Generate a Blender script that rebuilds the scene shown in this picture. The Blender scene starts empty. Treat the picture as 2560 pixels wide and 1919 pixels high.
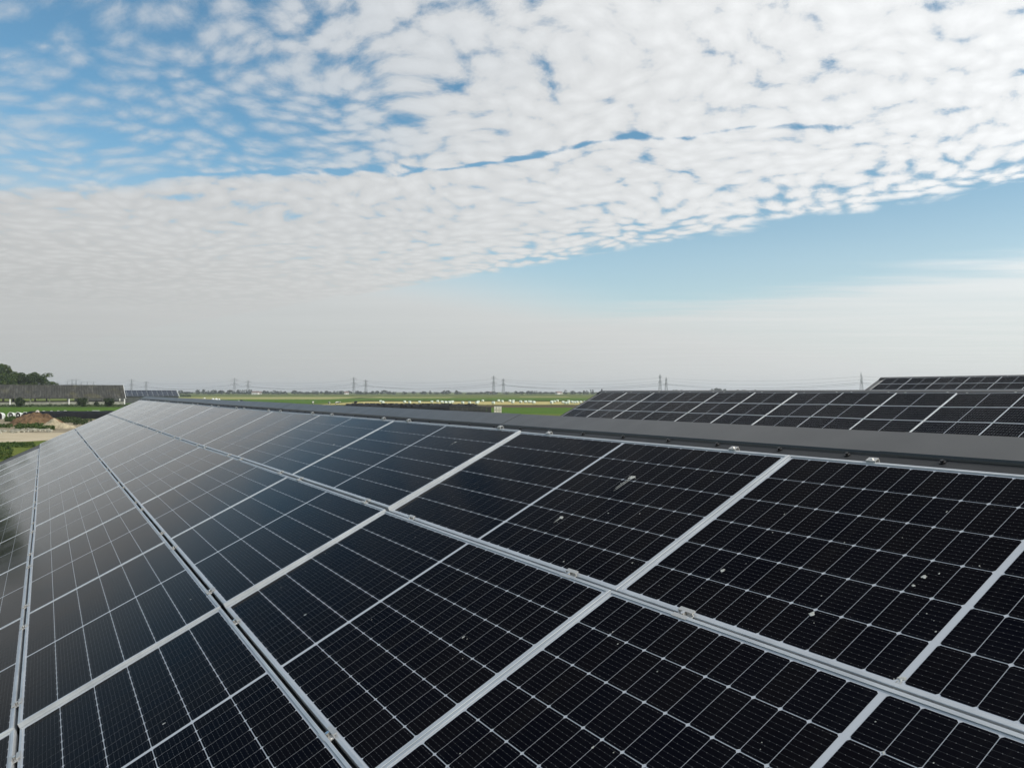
import bpy, bmesh, math, random
from mathutils import Vector, Matrix, noise
R = math.radians
rnd = random.Random(7)
scene = bpy.context.scene
col = scene.collection

# ------------------------------------------------------------------ camera, sky, sun, exposure
H = 6.0                                   # drone height above the ground
F = 1998.6                                # focal length in photograph pixels (2560 wide)
PITCH = 0.5416
cam_d = bpy.data.cameras.new('camera'); cam = bpy.data.objects.new('camera', cam_d); col.objects.link(cam)
cam_d.sensor_width = 36.0; cam_d.sensor_fit = 'HORIZONTAL'; cam_d.lens = 36.0 * F / 2560.0
cam_d.clip_start = 0.05; cam_d.clip_end = 20000
cam.location = (0, 0, H); cam.rotation_euler = (R(90 + PITCH), 0, 0)
scene.camera = cam

SUN_AZ, SUN_EL = 116.0, 38.0               # clockwise from the view direction (+Y), above the horizon
SUN = Vector((math.sin(R(SUN_AZ)) * math.cos(R(SUN_EL)), math.cos(R(SUN_AZ)) * math.cos(R(SUN_EL)), math.sin(R(SUN_EL))))
sd = bpy.data.lights.new('sun', 'SUN'); sd.energy = 3.0; sd.angle = R(0.6); sd.color = (1.0, 0.94, 0.85)
so = bpy.data.objects.new('sun', sd); col.objects.link(so)
so.rotation_euler = (-SUN).to_track_quat('-Z', 'Y').to_euler(); so.location = (60, -40, 80)

scene.cycles.max_bounces = 6; scene.cycles.diffuse_bounces = 3; scene.cycles.glossy_bounces = 3; scene.cycles.volume_bounces = 0
scene.view_settings.view_transform = 'Standard'; scene.view_settings.look = 'None'
scene.view_settings.exposure = 0.0; scene.view_settings.gamma = 1.0; scene.view_settings.use_curve_mapping = False

class NG:
    """small helper for shader node graphs"""
    def __init__(s, tree): s.t = tree; s.n = tree.nodes; s.l = tree.links
    def node(s, typ, ins=None, **kw):
        nd = s.n.new(typ)
        for k, v in kw.items(): setattr(nd, k, v)
        for k, v in (ins or {}).items(): s.put(nd.inputs[k], v)
        return nd
    def put(s, sock, v):
        if isinstance(v, bpy.types.NodeSocket): s.l.new(v, sock)
        else: sock.default_value = v
    def m(s, op, a, b=None, c=None, clamp=False):
        nd = s.n.new('ShaderNodeMath'); nd.operation = op; nd.use_clamp = clamp
        for i, v in enumerate((a, b, c)):
            if v is not None: s.put(nd.inputs[i], v)
        return nd.outputs[0]
    def ss(s, v, lo, hi):                       # smoothstep
        nd = s.n.new('ShaderNodeMapRange'); nd.interpolation_type = 'SMOOTHSTEP'
        s.put(nd.inputs['Value'], v); s.put(nd.inputs['From Min'], lo); s.put(nd.inputs['From Max'], hi)
        return nd.outputs['Result']
    def xyz(s, x, y, z=0.0):
        nd = s.n.new('ShaderNodeCombineXYZ')
        for i, v in enumerate((x, y, z)): s.put(nd.inputs[i], v)
        return nd.outputs[0]
    def noise(s, vec, scale, detail=3.0, rough=0.5, dist=0.0, dim='3D'):
        nd = s.n.new('ShaderNodeTexNoise'); nd.noise_dimensions = dim
        s.put(nd.inputs['Vector'], vec); s.put(nd.inputs['Scale'], scale); s.put(nd.inputs['Detail'], detail)
        s.put(nd.inputs['Roughness'], rough); s.put(nd.inputs['Distortion'], dist)
        return nd.outputs['Fac']
    def mixc(s, f, a, b):
        nd = s.n.new('ShaderNodeMix'); nd.data_type = 'RGBA'
        s.put(nd.inputs[0], f); s.put(nd.inputs[6], a); s.put(nd.inputs[7], b)
        return nd.outputs[2]
    def ramp(s, f, stops):
        nd = s.n.new('ShaderNodeValToRGB'); e = nd.color_ramp.elements
        while len(e) < len(stops): e.new(0.5)
        for i, (p, c) in enumerate(stops): e[i].position = p; e[i].color = c if len(c) == 4 else (*c, 1)
        s.put(nd.inputs[0], f); return nd.outputs[0]

world = bpy.data.worlds.new('World'); scene.world = world; world.use_nodes = True
g = NG(world.node_tree); g.n.clear()
sky = g.node('ShaderNodeTexSky', sky_type='NISHITA', sun_disc=False, sun_elevation=R(SUN_EL), sun_rotation=R(SUN_AZ))
sky.altitude = 0; sky.air_density = 1.0; sky.dust_density = 0.6; sky.ozone_density = 1.0
tc = g.node('ShaderNodeTexCoord'); sep = g.node('ShaderNodeSeparateXYZ', {0: tc.outputs['Generated']})
dx, dy, dz = sep.outputs
zc = g.m('MAXIMUM', dz, 0.012)
X = g.m('DIVIDE', dx, zc); Y = g.m('DIVIDE', dy, zc)       # where the view ray meets the cloud layer (layer height = 1)
P0 = g.xyz(X, Y)
# cloudlets have height, so seen at a slant they are foreshortened less than a flat pattern would be
rr = g.m('MAXIMUM', g.m('SQRT', g.m('ADD', g.m('MULTIPLY', X, X), g.m('MULTIPLY', Y, Y))), 0.15)
PQ = g.node('ShaderNodeVectorMath', {0: P0, 'Scale': g.m('MULTIPLY', g.m('POWER', rr, -0.42), 1.55)}, operation='SCALE').outputs[0]
# gentle warp so that rows of cloudlets bend
wn = g.node('ShaderNodeTexNoise', {'Vector': PQ, 'Scale': 1.3, 'Detail': 2.0}, noise_dimensions='2D')
warp = g.node('ShaderNodeVectorMath', {0: wn.outputs['Color'], 1: (0.5, 0.5, 0.5)}, operation='SUBTRACT')
wsc = g.node('ShaderNodeVectorMath', {0: warp.outputs[0], 'Scale': 0.35}, operation='SCALE')
P1 = g.node('ShaderNodeVectorMath', {0: PQ, 1: wsc.outputs[0]}, operation='ADD').outputs[0]
# rotate into the rows of the cloud field and stretch
mp = g.node('ShaderNodeMapping', {'Vector': P1, 'Rotation': (0, 0, R(24)), 'Scale': (0.95, 1.12, 1.0)})
PR = mp.outputs[0]
vor = g.node('ShaderNodeTexVoronoi', {'Vector': PR, 'Scale': 10.5, 'Smoothness': 0.5, 'Randomness': 0.9}, feature='SMOOTH_F1', voronoi_dimensions='2D')
puff = g.m('SUBTRACT', 1.0, g.m('MULTIPLY', vor.outputs['Distance'], 1.25))          # 1 at cloudlet centre
fine = g.noise(PR, 19.0, 6.0, 0.66, dim='2D')
mid = g.noise(PR, 3.2, 2.0, 0.5, dim='2D')
big = g.noise(P0, 0.75, 2.0, 0.5, dim='2D')
field = g.m('ADD', g.m('MULTIPLY', puff, 0.42), g.m('ADD', g.m('MULTIPLY', fine, 0.44), g.m('MULTIPLY', mid, 0.22)))
sx_ = g.node('ShaderNodeSeparateXYZ', {0: PQ})
ripple = g.m('SINE', g.m('ADD', g.m('ADD', g.m('MULTIPLY', sx_.outputs[0], 14.0), g.m('MULTIPLY', sx_.outputs[1], 30.0)), g.m('MULTIPLY', mid, 9.0)))
field = g.m('ADD', field, g.m('MULTIPLY', ripple, g.m('ADD', 0.015, g.m('MULTIPLY', big, 0.06))))
# the sheet ends along a straight front (Y + 1.1 X = 6.5); it thins out towards the upper left
front = g.m('SUBTRACT', 6.55, g.m('ADD', Y, g.m('MULTIPLY', X, 1.1)))
frontw = g.m('ADD', front, g.m('MULTIPLY', g.m('SUBTRACT', g.noise(PR, 3.0, 4.0, 0.6, dim='2D'), 0.5), 0.9))
inside = g.ss(frontw, -0.05, 0.3)
left = g.ss(g.m('ADD', X, g.m('MULTIPLY', g.m('SUBTRACT', big, 0.5), 0.8)), 0.25, -1.25)
near = g.ss(g.m('ADD', Y, g.m('ADD', g.m('MULTIPLY', X, 0.25), g.m('MULTIPLY', g.m('SUBTRACT', mid, 0.5), -0.35))), 3.60, 3.20)                      # this side of the long crack
thin = g.m('MULTIPLY', left, near)
edgeholes = g.m('MULTIPLY', g.ss(front, 1.9, 0.2), g.ss(X, -1.2, 0.4))               # small holes towards the front
crack = g.m('ABSOLUTE', g.m('SUBTRACT', g.m('ADD', Y, g.m('MULTIPLY', X, 0.25)), g.m('ADD', 3.38, g.m('ADD', g.m('MULTIPLY', g.m('SUBTRACT', mid, 0.5), 0.30), g.m('MULTIPLY', g.m('SUBTRACT', big, 0.5), 0.5)))))
crackm = g.m('MULTIPLY', g.ss(crack, 0.07, 0.0), g.ss(g.m('ABSOLUTE', g.m('ADD', X, 0.4)), 2.6, 0.6))
corner = g.ss(g.m('ADD', Y, g.m('MULTIPLY', X, 0.5)), 2.0, 1.25)
thr = g.m('ADD', g.m('ADD', 0.292, g.m('MULTIPLY', corner, 0.13)), g.m('ADD', g.m('MULTIPLY', thin, 0.255), g.m('ADD', g.m('MULTIPLY', edgeholes, 0.19), g.m('MULTIPLY', crackm, 0.27))))
dens = g.ss(field, g.m('SUBTRACT', thr, g.m('ADD', 0.14, g.m('MULTIPLY', thin, 0.11))), g.m('ADD', thr, g.m('ADD', 0.17, g.m('MULTIPLY', thin, 0.13))))
opq = g.m('MULTIPLY', g.m('MULTIPLY', dens, inside), g.m('SUBTRACT', 0.96, g.m('MULTIPLY', thin, 0.42)))
# far veil: streaky sheet low over the horizon, and the milky air just above the ground
streak = g.noise(g.node('ShaderNodeMapping', {'Vector': P0, 'Rotation': (0, 0, R(20)), 'Scale': (0.25, 0.9, 1)}).outputs[0], 1.0, 4.0, 0.6, dim='2D')
veil = g.ss(g.m('ADD', g.m('ADD', Y, g.m('MULTIPLY', X, 1.9)), g.m('MULTIPLY', g.m('SUBTRACT', streak, 0.5), 7.0)), 11.6, 15.8)
veil = g.m('MULTIPLY', veil, g.m('ADD', 0.60, g.m('MULTIPLY', streak, 0.36)))
milk = g.m('MULTIPLY', g.ss(dz, 0.32, 0.0), 0.46)
horiz = g.m('POWER', g.m('SUBTRACT', 1.0, g.m('MAXIMUM', dz, 0.0)), 14.0)
leftmilk = g.m('MULTIPLY', g.ss(g.m('SUBTRACT', Y, g.m('MULTIPLY', X, 1.6)), 5.5, 11.5), 0.94)
w = g.m('SUBTRACT', 1.0, opq)
for k in (veil, milk, g.m('MULTIPLY', horiz, 0.9), leftmilk):
    w = g.m('MULTIPLY', w, g.m('SUBTRACT', 1.0, k))
white = g.m('SUBTRACT', 1.0, w, clamp=True)
# cloud and haze are brighter towards the sun; thick cloudlets slightly shaded
sdot = g.node('ShaderNodeVectorMath', {0: tc.outputs['Generated'], 1: SUN}, operation='DOT_PRODUCT').outputs['Value']
glow = g.m('POWER', g.m('MULTIPLY', g.m('ADD', sdot, 1.0), 0.5), 1.6)
lum = g.m('MULTIPLY', g.m('ADD', 0.55, g.m('MULTIPLY', glow, 0.92)), g.m('ADD', 0.84, g.m('MULTIPLY', g.ss(dz, 0.0, 0.20), 0.16)))
shade = g.m('ADD', 0.90, g.m('MULTIPLY', g.ss(field, 0.35, 0.85), 0.14))
ins2 = g.m('MULTIPLY', inside, g.ss(Y, 12.0, 5.0))
lum = g.m('MULTIPLY', lum, g.m('ADD', g.m('MULTIPLY', shade, ins2), g.m('SUBTRACT', 1.0, ins2)))
ccol = g.mixc(g.ss(dz, 0.0, 0.25), (0.975, 1.0, 0.985, 1), (0.985, 1.0, 1.005, 1))
cl = g.node('ShaderNodeVectorMath', {0: ccol, 'Scale': lum}, operation='SCALE').outputs[0]
tint = g.node('ShaderNodeMix', {0: 1.0, 6: sky.outputs[0], 7: (0.68, 1.01, 1.03, 1)}, data_type='RGBA', blend_type='MULTIPLY')
b1 = g.node('ShaderNodeBackground', {'Color': tint.outputs[2], 'Strength': 0.125})
hl = g.m('ADD', 0.955, g.m('MULTIPLY', streak, 0.09))
cl = g.node('ShaderNodeVectorMath', {0: cl, 'Scale': hl}, operation='SCALE').outputs[0]
b2 = g.node('ShaderNodeBackground', {'Color': cl, 'Strength': 1.0})
mx = g.node('ShaderNodeMixShader', {0: white, 1: b1.outputs[0], 2: b2.outputs[0]})
g.node('ShaderNodeOutputWorld', {0: mx.outputs[0]})

# ------------------------------------------------------------------ helpers
def mat(name, base=(0.5, 0.5, 0.5), rough=0.6, metal=0.0, build=None, **kw):
    m = bpy.data.materials.new(name); m.use_nodes = True
    b = m.node_tree.nodes['Principled BSDF']
    b.inputs['Base Color'].default_value = (*base, 1); b.inputs['Roughness'].default_value = rough; b.inputs['Metallic'].default_value = metal
    for k, v in kw.items(): b.inputs[k.replace('_', ' ')].default_value = v
    if build: build(NG(m.node_tree), b)
    return m
def noisy(c1, c2, scale, detail=4.0, rough=0.6, coords='Object', bump=0.0, bscale=None, stretch=(1, 1, 1), lo=0.3, hi=0.7):
    def f(g, b):
        t = g.node('ShaderNodeTexCoord'); v = g.node('ShaderNodeMapping', {'Vector': t.outputs[coords], 'Scale': stretch}).outputs[0]
        n = g.noise(v, scale, detail, rough)
        g.put(b.inputs['Base Color'], g.ramp(n, [(lo, c1), (hi, c2)]))
        if bump:
            bn = g.node('ShaderNodeBump', {'Height': g.noise(v, bscale or scale * 4, 4.0, 0.6), 'Strength': 1.0, 'Distance': bump})
            g.put(b.inputs['Normal'], bn.outputs[0])
    return f

def link(o, parent=None):
    col.objects.link(o)
    if parent: o.parent = parent
    return o
def mesh(name, V, Fc, m=None, smooth=False):
    me = bpy.data.meshes.new(name); me.from_pydata([tuple(v) for v in V], [], Fc)
    if m: me.materials.append(m)
    if smooth: me.polygons.foreach_set('use_smooth', [True] * len(me.polygons))
    me.update(); return me
def obj(name, me, parent=None, loc=None, mw=None):
    o = bpy.data.objects.new(name, me); link(o, parent)
    if mw is not None: o.matrix_local = mw
    elif loc is not None: o.location = loc
    return o
def empty(name, loc=(0, 0, 0), mw=None):
    o = bpy.data.objects.new(name, None); o.empty_display_size = 0.1; link(o)
    if mw is not None: o.matrix_world = mw
    else: o.location = loc
    return o
def tag(o, label=None, cat=None, group=None, kind=None):
    if label: o['label'] = label
    if cat: o['category'] = cat
    if group: o['group'] = group
    if kind: o['kind'] = kind
    return o
class MB:
    """collects shapes for one mesh"""
    def __init__(s): s.V = []; s.F = []
    def add(s, V, Fc):
        o = len(s.V); s.V += [Vector(v) for v in V]; s.F += [[i + o for i in f] for f in Fc]; return s
    def box(s, x0, x1, y0, y1, z0, z1, M=None):
        V = [Vector((x, y, z)) for z in (z0, z1) for y in (y0, y1) for x in (x0, x1)]
        if M: V = [M @ v for v in V]
        return s.add(V, [(0, 2, 3, 1), (4, 5, 7, 6), (0, 1, 5, 4), (2, 6, 7, 3), (1, 3, 7, 5), (0, 4, 6, 2)])
    def tube(s, pts, rad, n=6, cap=True):
        pts = [Vector(p) for p in pts]
        rads = rad if isinstance(rad, (list, tuple)) else [rad] * len(pts)
        rings = []
        for i, p in enumerate(pts):
            d = (pts[min(i + 1, len(pts) - 1)] - pts[max(i - 1, 0)]).normalized()
            a = d.cross(Vector((0, 0, 1)))
            if a.length < 1e-3: a = d.cross(Vector((1, 0, 0)))
            a.normalize(); b = d.cross(a)
            rings.append([p + (a * math.cos(2 * math.pi * k / n) + b * math.sin(2 * math.pi * k / n)) * rads[i] for k in range(n)])
        V = [v for r in rings for v in r]; Fc = []
        for i in range(len(pts) - 1):
            for k in range(n): Fc.append((i * n + k, i * n + (k + 1) % n, (i + 1) * n + (k + 1) % n, (i + 1) * n + k))
        if cap: Fc.append(list(range(n))[::-1]); Fc.append([(len(pts) - 1) * n + k for k in range(n)])
        return s.add(V, Fc)
    def prism(s, prof, x0, x1, M=None):
        """closed profile in (y, z) swept along x"""
        n = len(prof); V = [Vector((x, y, z)) for x in (x0, x1) for (y, z) in prof]
        if M: V = [M @ v for v in V]
        Fc = [(k, k + n, (k + 1) % n + n, (k + 1) % n) for k in range(n)] + [list(range(n)), [n + k for k in range(n)][::-1]]
        return s.add(V, Fc)
    def mesh(s, name, m, smooth=False): return mesh(name, s.V, s.F, m, smooth)
    def build(s, name, m, parent=None, smooth=False, loc=None): return obj(name, s.mesh(name, m, smooth), parent, loc)
def ray(px, py):
    """photograph pixel -> direction with y = 1 (camera looks along +Y)"""
    t = math.tan(R(PITCH)); a = (px - 1280) / F; b = (959.5 - py) / F
    return Vector((a / (1 - b * t), 1.0, (b + t) / (1 - b * t)))
def ground_at(px, py):
    d = ray(px, py); k = -H / d.z; return Vector((d.x * k, k, 0.0))
def at_depth(px, y, z=0.0): return Vector((ray(px, 978.4).x * y, y, z))

# ------------------------------------------------------------------ materials
M = {}
U_ = Vector((math.sin(R(149.637)), math.cos(R(149.637)), 0)); S_ = Vector((-math.cos(R(149.637)) * .9027, math.sin(R(149.637)) * .9027, .4303))
def cell_mat(g, b):
    t = g.node('ShaderNodeTexCoord'); sp = g.node('ShaderNodeSeparateXYZ', {0: t.outputs['Object']})
    fr = g.m('FRACT', g.m('ADD', g.m('DIVIDE', sp.outputs[1], 0.01744), 0.5))
    line = g.m('LESS_THAN', g.m('ABSOLUTE', g.m('SUBTRACT', fr, 0.5)), 0.022)
    fx = g.m('FRACT', g.m('DIVIDE', sp.outputs[0], 0.0212))
    pad = g.m('MULTIPLY', line, g.m('LESS_THAN', fx, 0.12))
    oi = g.node('ShaderNodeObjectInfo')
    base = g.mixc(oi.outputs['Random'], (0.0019, 0.0022, 0.0046, 1), (0.0030, 0.0028, 0.0042, 1))
    c = g.mixc(g.m('MULTIPLY', line, 0.6), base, (0.06, 0.063, 0.07, 1))
    c = g.mixc(g.m('MULTIPLY', pad, 0.8), c, (0.3, 0.3, 0.3, 1))
    # thin film of dust on the glass
    wp = g.node('ShaderNodeNewGeometry').outputs['Position']
    dn = g.ss(g.noise(wp, 1.3, 5.0, 0.65), 0.35, 0.75); dm = g.noise(wp, 60.0, 3.0, 0.7)
    du = g.node('ShaderNodeVectorMath', {0: wp, 1: U_}, operation='DOT_PRODUCT').outputs['Value']; ds = g.node('ShaderNodeVectorMath', {0: wp, 1: S_}, operation='DOT_PRODUCT').outputs['Value']
    run = g.ss(g.noise(g.xyz(g.m('MULTIPLY', du, 22.0), g.m('MULTIPLY', ds, 1.1)), 1.0, 4.0, 0.65, dim='2D'), 0.52, 0.80)      # rain runs down the slope
    dust = g.m('ADD', g.m('MULTIPLY', g.m('MULTIPLY', dn, dm), 0.008), g.m('MULTIPLY', run, 0.006))
    c = g.mixc(dust, c, (0.45, 0.42, 0.36, 1))
    g.put(b.inputs['Base Color'], c)
    return g.m('ADD', 0.10, g.m('MULTIPLY', dn, 0.07))
def ar_glass(g, b, rough, F0=0.002, p=10.0):
    """anti-reflective textured solar glass over the surface: weak reflection face-on, strong at grazing angles"""
    out = [n for n in g.n if n.type == 'OUTPUT_MATERIAL'][0]
    lw = g.node('ShaderNodeLayerWeight', {'Blend': 0.5})
    fac = g.m('ADD', F0, g.m('MULTIPLY', g.m('POWER', lw.outputs['Facing'], p), 1.55), clamp=True)
    gl = g.node('ShaderNodeBsdfGlossy', {'Color': (0.95, 0.95, 0.95, 1), 'Roughness': rough})
    g.put(out.inputs[0], g.node('ShaderNodeMixShader', {0: fac, 1: b.outputs[0], 2: gl.outputs[0]}).outputs[0])
def cell_full(g, b): r_ = cell_mat(g, b); ar_glass(g, b, r_)
M['cell'] = mat('silicon_cell', (0.006, 0.007, 0.012), 0.6, 0.0, cell_full, Specular_IOR_Level=0.0)
M['back'] = mat('white_backsheet', (0.42, 0.44, 0.47), 0.6, 0.0, lambda g, b: ar_glass(g, b, 0.13), Specular_IOR_Level=0.2)
def alu(g, b):
    wp = g.node('ShaderNodeNewGeometry').outputs['Position']
    g.put(b.inputs['Base Color'], g.ramp(g.noise(wp, 5.0, 4.0, 0.6), [(0.25, (0.40, 0.42, 0.44)), (0.75, (0.58, 0.60, 0.61))]))
    g.put(b.inputs['Roughness'], g.m('ADD', 0.36, g.m('MULTIPLY', g.noise(wp, 25.0), 0.2)))
M['alu'] = mat('anodised_aluminium', (0.6, 0.6, 0.6), 0.4, 0.5, alu)
M['clamp'] = mat('mill_aluminium', (0.50, 0.49, 0.47), 0.5, 0.6)
M['steel'] = mat('bolt_steel', (0.75, 0.74, 0.72), 0.22, 1.0)
def capm(g, b):
    wp = g.node('ShaderNodeNewGeometry').outputs['Position']
    g.put(b.inputs['Base Color'], g.ramp(g.noise(wp, 1.1, 5.0, 0.6), [(0.3, (0.032, 0.032, 0.031)), (0.72, (0.041, 0.041, 0.039))]))
    g.put(b.inputs['Roughness'], g.m('ADD', 0.30, g.m('MULTIPLY', g.noise(wp, 6.0, 4.0), 0.12)))
    bn = g.node('ShaderNodeBump', {'Height': g.noise(wp, 420.0, 2.0), 'Strength': 0.35, 'Distance': 0.0006}); g.put(b.inputs['Normal'], bn.outputs[0])
M['cap'] = mat('coated_steel_anthracite', (0.04, 0.042, 0.044), 0.5, 0.0, capm, Specular_IOR_Level=0.5)
M['sheet'] = mat('roof_sheet', (0.07, 0.073, 0.075), 0.34, 0.0, noisy((0.055, 0.058, 0.06), (0.085, 0.088, 0.09), 0.8))
M['screw'] = mat('black_screw', (0.012, 0.012, 0.013), 0.35, 0.3)
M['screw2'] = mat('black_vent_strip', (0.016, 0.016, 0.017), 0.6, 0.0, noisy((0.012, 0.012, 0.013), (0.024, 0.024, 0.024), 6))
M['drop'] = mat('bird_lime', (0.62, 0.62, 0.58), 0.85, 0.0, noisy((0.25, 0.25, 0.22), (0.55, 0.55, 0.52), 80))
M['wallgreen'] = mat('barn_wall_sheet', (0.05, 0.055, 0.05), 0.6, 0.0, noisy((0.04, 0.045, 0.04), (0.07, 0.075, 0.07), 1.0))

# ------------------------------------------------------------------ the roof frame shared by the three parallel barns
AZ, TILT = R(149.637), R(25.485)
U = Vector((math.sin(AZ), math.cos(AZ), 0)); W = Vector((-math.cos(AZ), math.sin(AZ), 0))      # along the ridge towards us, up-slope on plan
S = W * math.cos(TILT) + Vector((0, 0, math.sin(TILT))); N = U.cross(S)
PITCH_L, PITCH_W = 2.112, 1.0043
PL, PW = 2.107, 0.986
def roof_matrix(O): return Matrix(((U.x, S.x, N.x, O.x), (U.y, S.y, N.y, O.y), (U.z, S.z, N.z, O.z), (0, 0, 0, 1)))
def plan_matrix(O): return Matrix(((U.x, W.x, 0, O.x), (U.y, W.y, 0, O.y), (0, 0, 1, O.z), (0, 0, 0, 1)))

# panel meshes: frame, backsheet laminate, single cell, joined cells
FL = 0.012
def frame_mesh(fl=FL):
    rings = [((PL / 2, PW / 2), -0.036), ((PL / 2, PW / 2), -0.0012), ((PL / 2 - 0.0012, PW / 2 - 0.0012), 0.0),
             ((PL / 2 - fl, PW / 2 - fl), 0.0), ((PL / 2 - fl, PW / 2 - fl), -0.010), ((PL / 2 - 0.002, PW / 2 - 0.002), -0.012), ((PL / 2 - 0.002, PW / 2 - 0.002), -0.036)]
    V = []; Fc = []
    for (a, b), z in rings: V += [(-a, -b, z), (a, -b, z), (a, b, z), (-a, b, z)]
    n = len(rings)
    for i in range(n):
        j = (i + 1) % n
        for k in range(4): Fc.append((i * 4 + k, i * 4 + (k + 1) % 4, j * 4 + (k + 1) % 4, j * 4 + k))
    return mesh('frame', V, Fc, M['alu'])
ME_FRAME = frame_mesh()
ix, iy = PL / 2 - FL - 0.0005, PW / 2 - FL - 0.0005
ME_BACK = MB().box(-ix, ix, -iy, iy, -0.0095, -0.0035).mesh('backsheet', M['back'])
CX, CY, CMID = (2 * ix - 0.022 - 0.020) / 24, (2 * iy - 0.014) / 6, 0.020
CW, CH, CC = CX - 0.0022, CY - 0.0032, 0.0056
def cell_centres():
    for j in range(6):
        y = (j - 2.5) * CY
        for i in range(24): yield ((i - 11.5) * CX + (CMID / 2 if i > 11 else -CMID / 2), y)
def cell_geo(x, y):
    a, b, c = CW / 2, CH / 2, CC
    ring = [(-a + c, -b), (a - c, -b), (a, -b + c), (a, b - c), (a - c, b), (-a + c, b), (-a, b - c), (-a, -b + c)]
    V = [(x + p, y + q, -0.0034) for p, q in ring] + [(x + p, y + q, -0.0028) for p, q in ring]
    return V, [list(range(8, 16))] + [(k, (k + 1) % 8, (k + 1) % 8 + 8, k + 8) for k in range(8)]
ME_CELL = mesh('cell', *cell_geo(0, 0), M['cell'])
mb = MB()
for x, y in cell_centres(): mb.add(*cell_geo(x, y))
ME_CELLS = mb.mesh('cell_grid', M['cell'])
# clamps
def mid_clamp_meshes():
    b = MB()
    b.box(-0.032, 0.032, 0.008, 0.024, 0.0004, 0.0040); b.box(-0.032, 0.032, -0.024, -0.008, 0.0004, 0.0040)
    b.box(-0.032, 0.032, 0.0080, 0.0110, -0.010, 0.0004); b.box(-0.032, 0.032, -0.0110, -0.0080, -0.010, 0.0004)
    b.box(-0.032, 0.032, -0.0080, 0.0080, -0.010, -0.0065)
    h = MB().tube([(0, 0, -0.0066), (0, 0, 0.0062)], 0.0072, 8)
    r = MB().tube([(0, 0, -0.09), (0, 0, -0.0101)], 0.004, 6)
    return b.mesh('clamp_body', M['clamp']), h.mesh('bolt_head', M['steel'], False), r.mesh('bolt_shank', M['steel'])
def end_clamp_meshes():
    b = MB()
    b.box(-0.027, 0.027, -0.012, -0.001, 0.0004, 0.0030)                      # tongue on the frame
    b.box(-0.027, 0.027, -0.0035, -0.0005, 0.0030, 0.0150)                    # riser
    b.box(-0.027, 0.027, -0.0005, 0.030, 0.0120, 0.0150)                      # top plate
    b.box(-0.027, 0.027, 0.027, 0.030, -0.075, 0.0120)                        # back leg to the roof
    h = MB().tube([(0, 0.014, 0.0151), (0, 0.014, 0.0205)], 0.0065, 6)
    f = MB().box(0.032, 0.075, 0.012, 0.04, -0.060, -0.056)
    return b.mesh('clamp_body', M['clamp']), h.mesh('bolt_head', M['steel']), f.mesh('foot_plate', M['clamp'])
MIDC, ENDC = mid_clamp_meshes(), end_clamp_meshes()
ORD = ['first', 'second', 'third', 'fourth', 'fifth', 'sixth', 'seventh', 'eighth', 'ninth', 'tenth', 'eleventh', 'twelfth', 'thirteenth', 'fourteenth',
       'fifteenth', 'sixteenth', 'seventeenth', 'eighteenth', 'nineteenth', 'twentieth', 'twenty-first', 'twenty-second', 'twenty-third', 'twenty-fourth',
       'twenty-fifth', 'twenty-sixth', 'twenty-seventh', 'twenty-eighth', 'twenty-ninth', 'thirtieth', 'thirty-first', 'thirty-second']

# heights (along the normal) of the two ends of every column of panels
dn_joint = {1: -0.010, 0: -0.009, -1: 0.011, -2: 0.008, -3: 0.006, -4: -0.006, -5: -0.009, -6: -0.010, -7: -0.006, -8: -0.008, -9: -0.003, -10: -0.006, -11: -0.004, -12: -0.008}
def panel_local(c, r, dl, dr, roll=0.0):
    ang = math.atan2(dr - dl, PITCH_L)
    return Matrix.Translation((c * PITCH_L + PITCH_L / 2, -r * PITCH_W - 0.009 - PW / 2, (dl + dr) / 2)) @ Matrix.Rotation(-ang, 4, 'Y') @ Matrix.Rotation(roll, 4, 'X')
def make_panel(mw, near, parts=True):
    p = empty('solar_module', mw=mw)
    obj('frame', ME_FRAME, p); obj('backsheet', ME_BACK, p)
    if near:
        for x, y in cell_centres(): obj('cell', ME_CELL, p, loc=(x, y, 0))
    else:
        tag(obj('cell_grid', ME_CELLS, p), kind='stuff')
    return p

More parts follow.
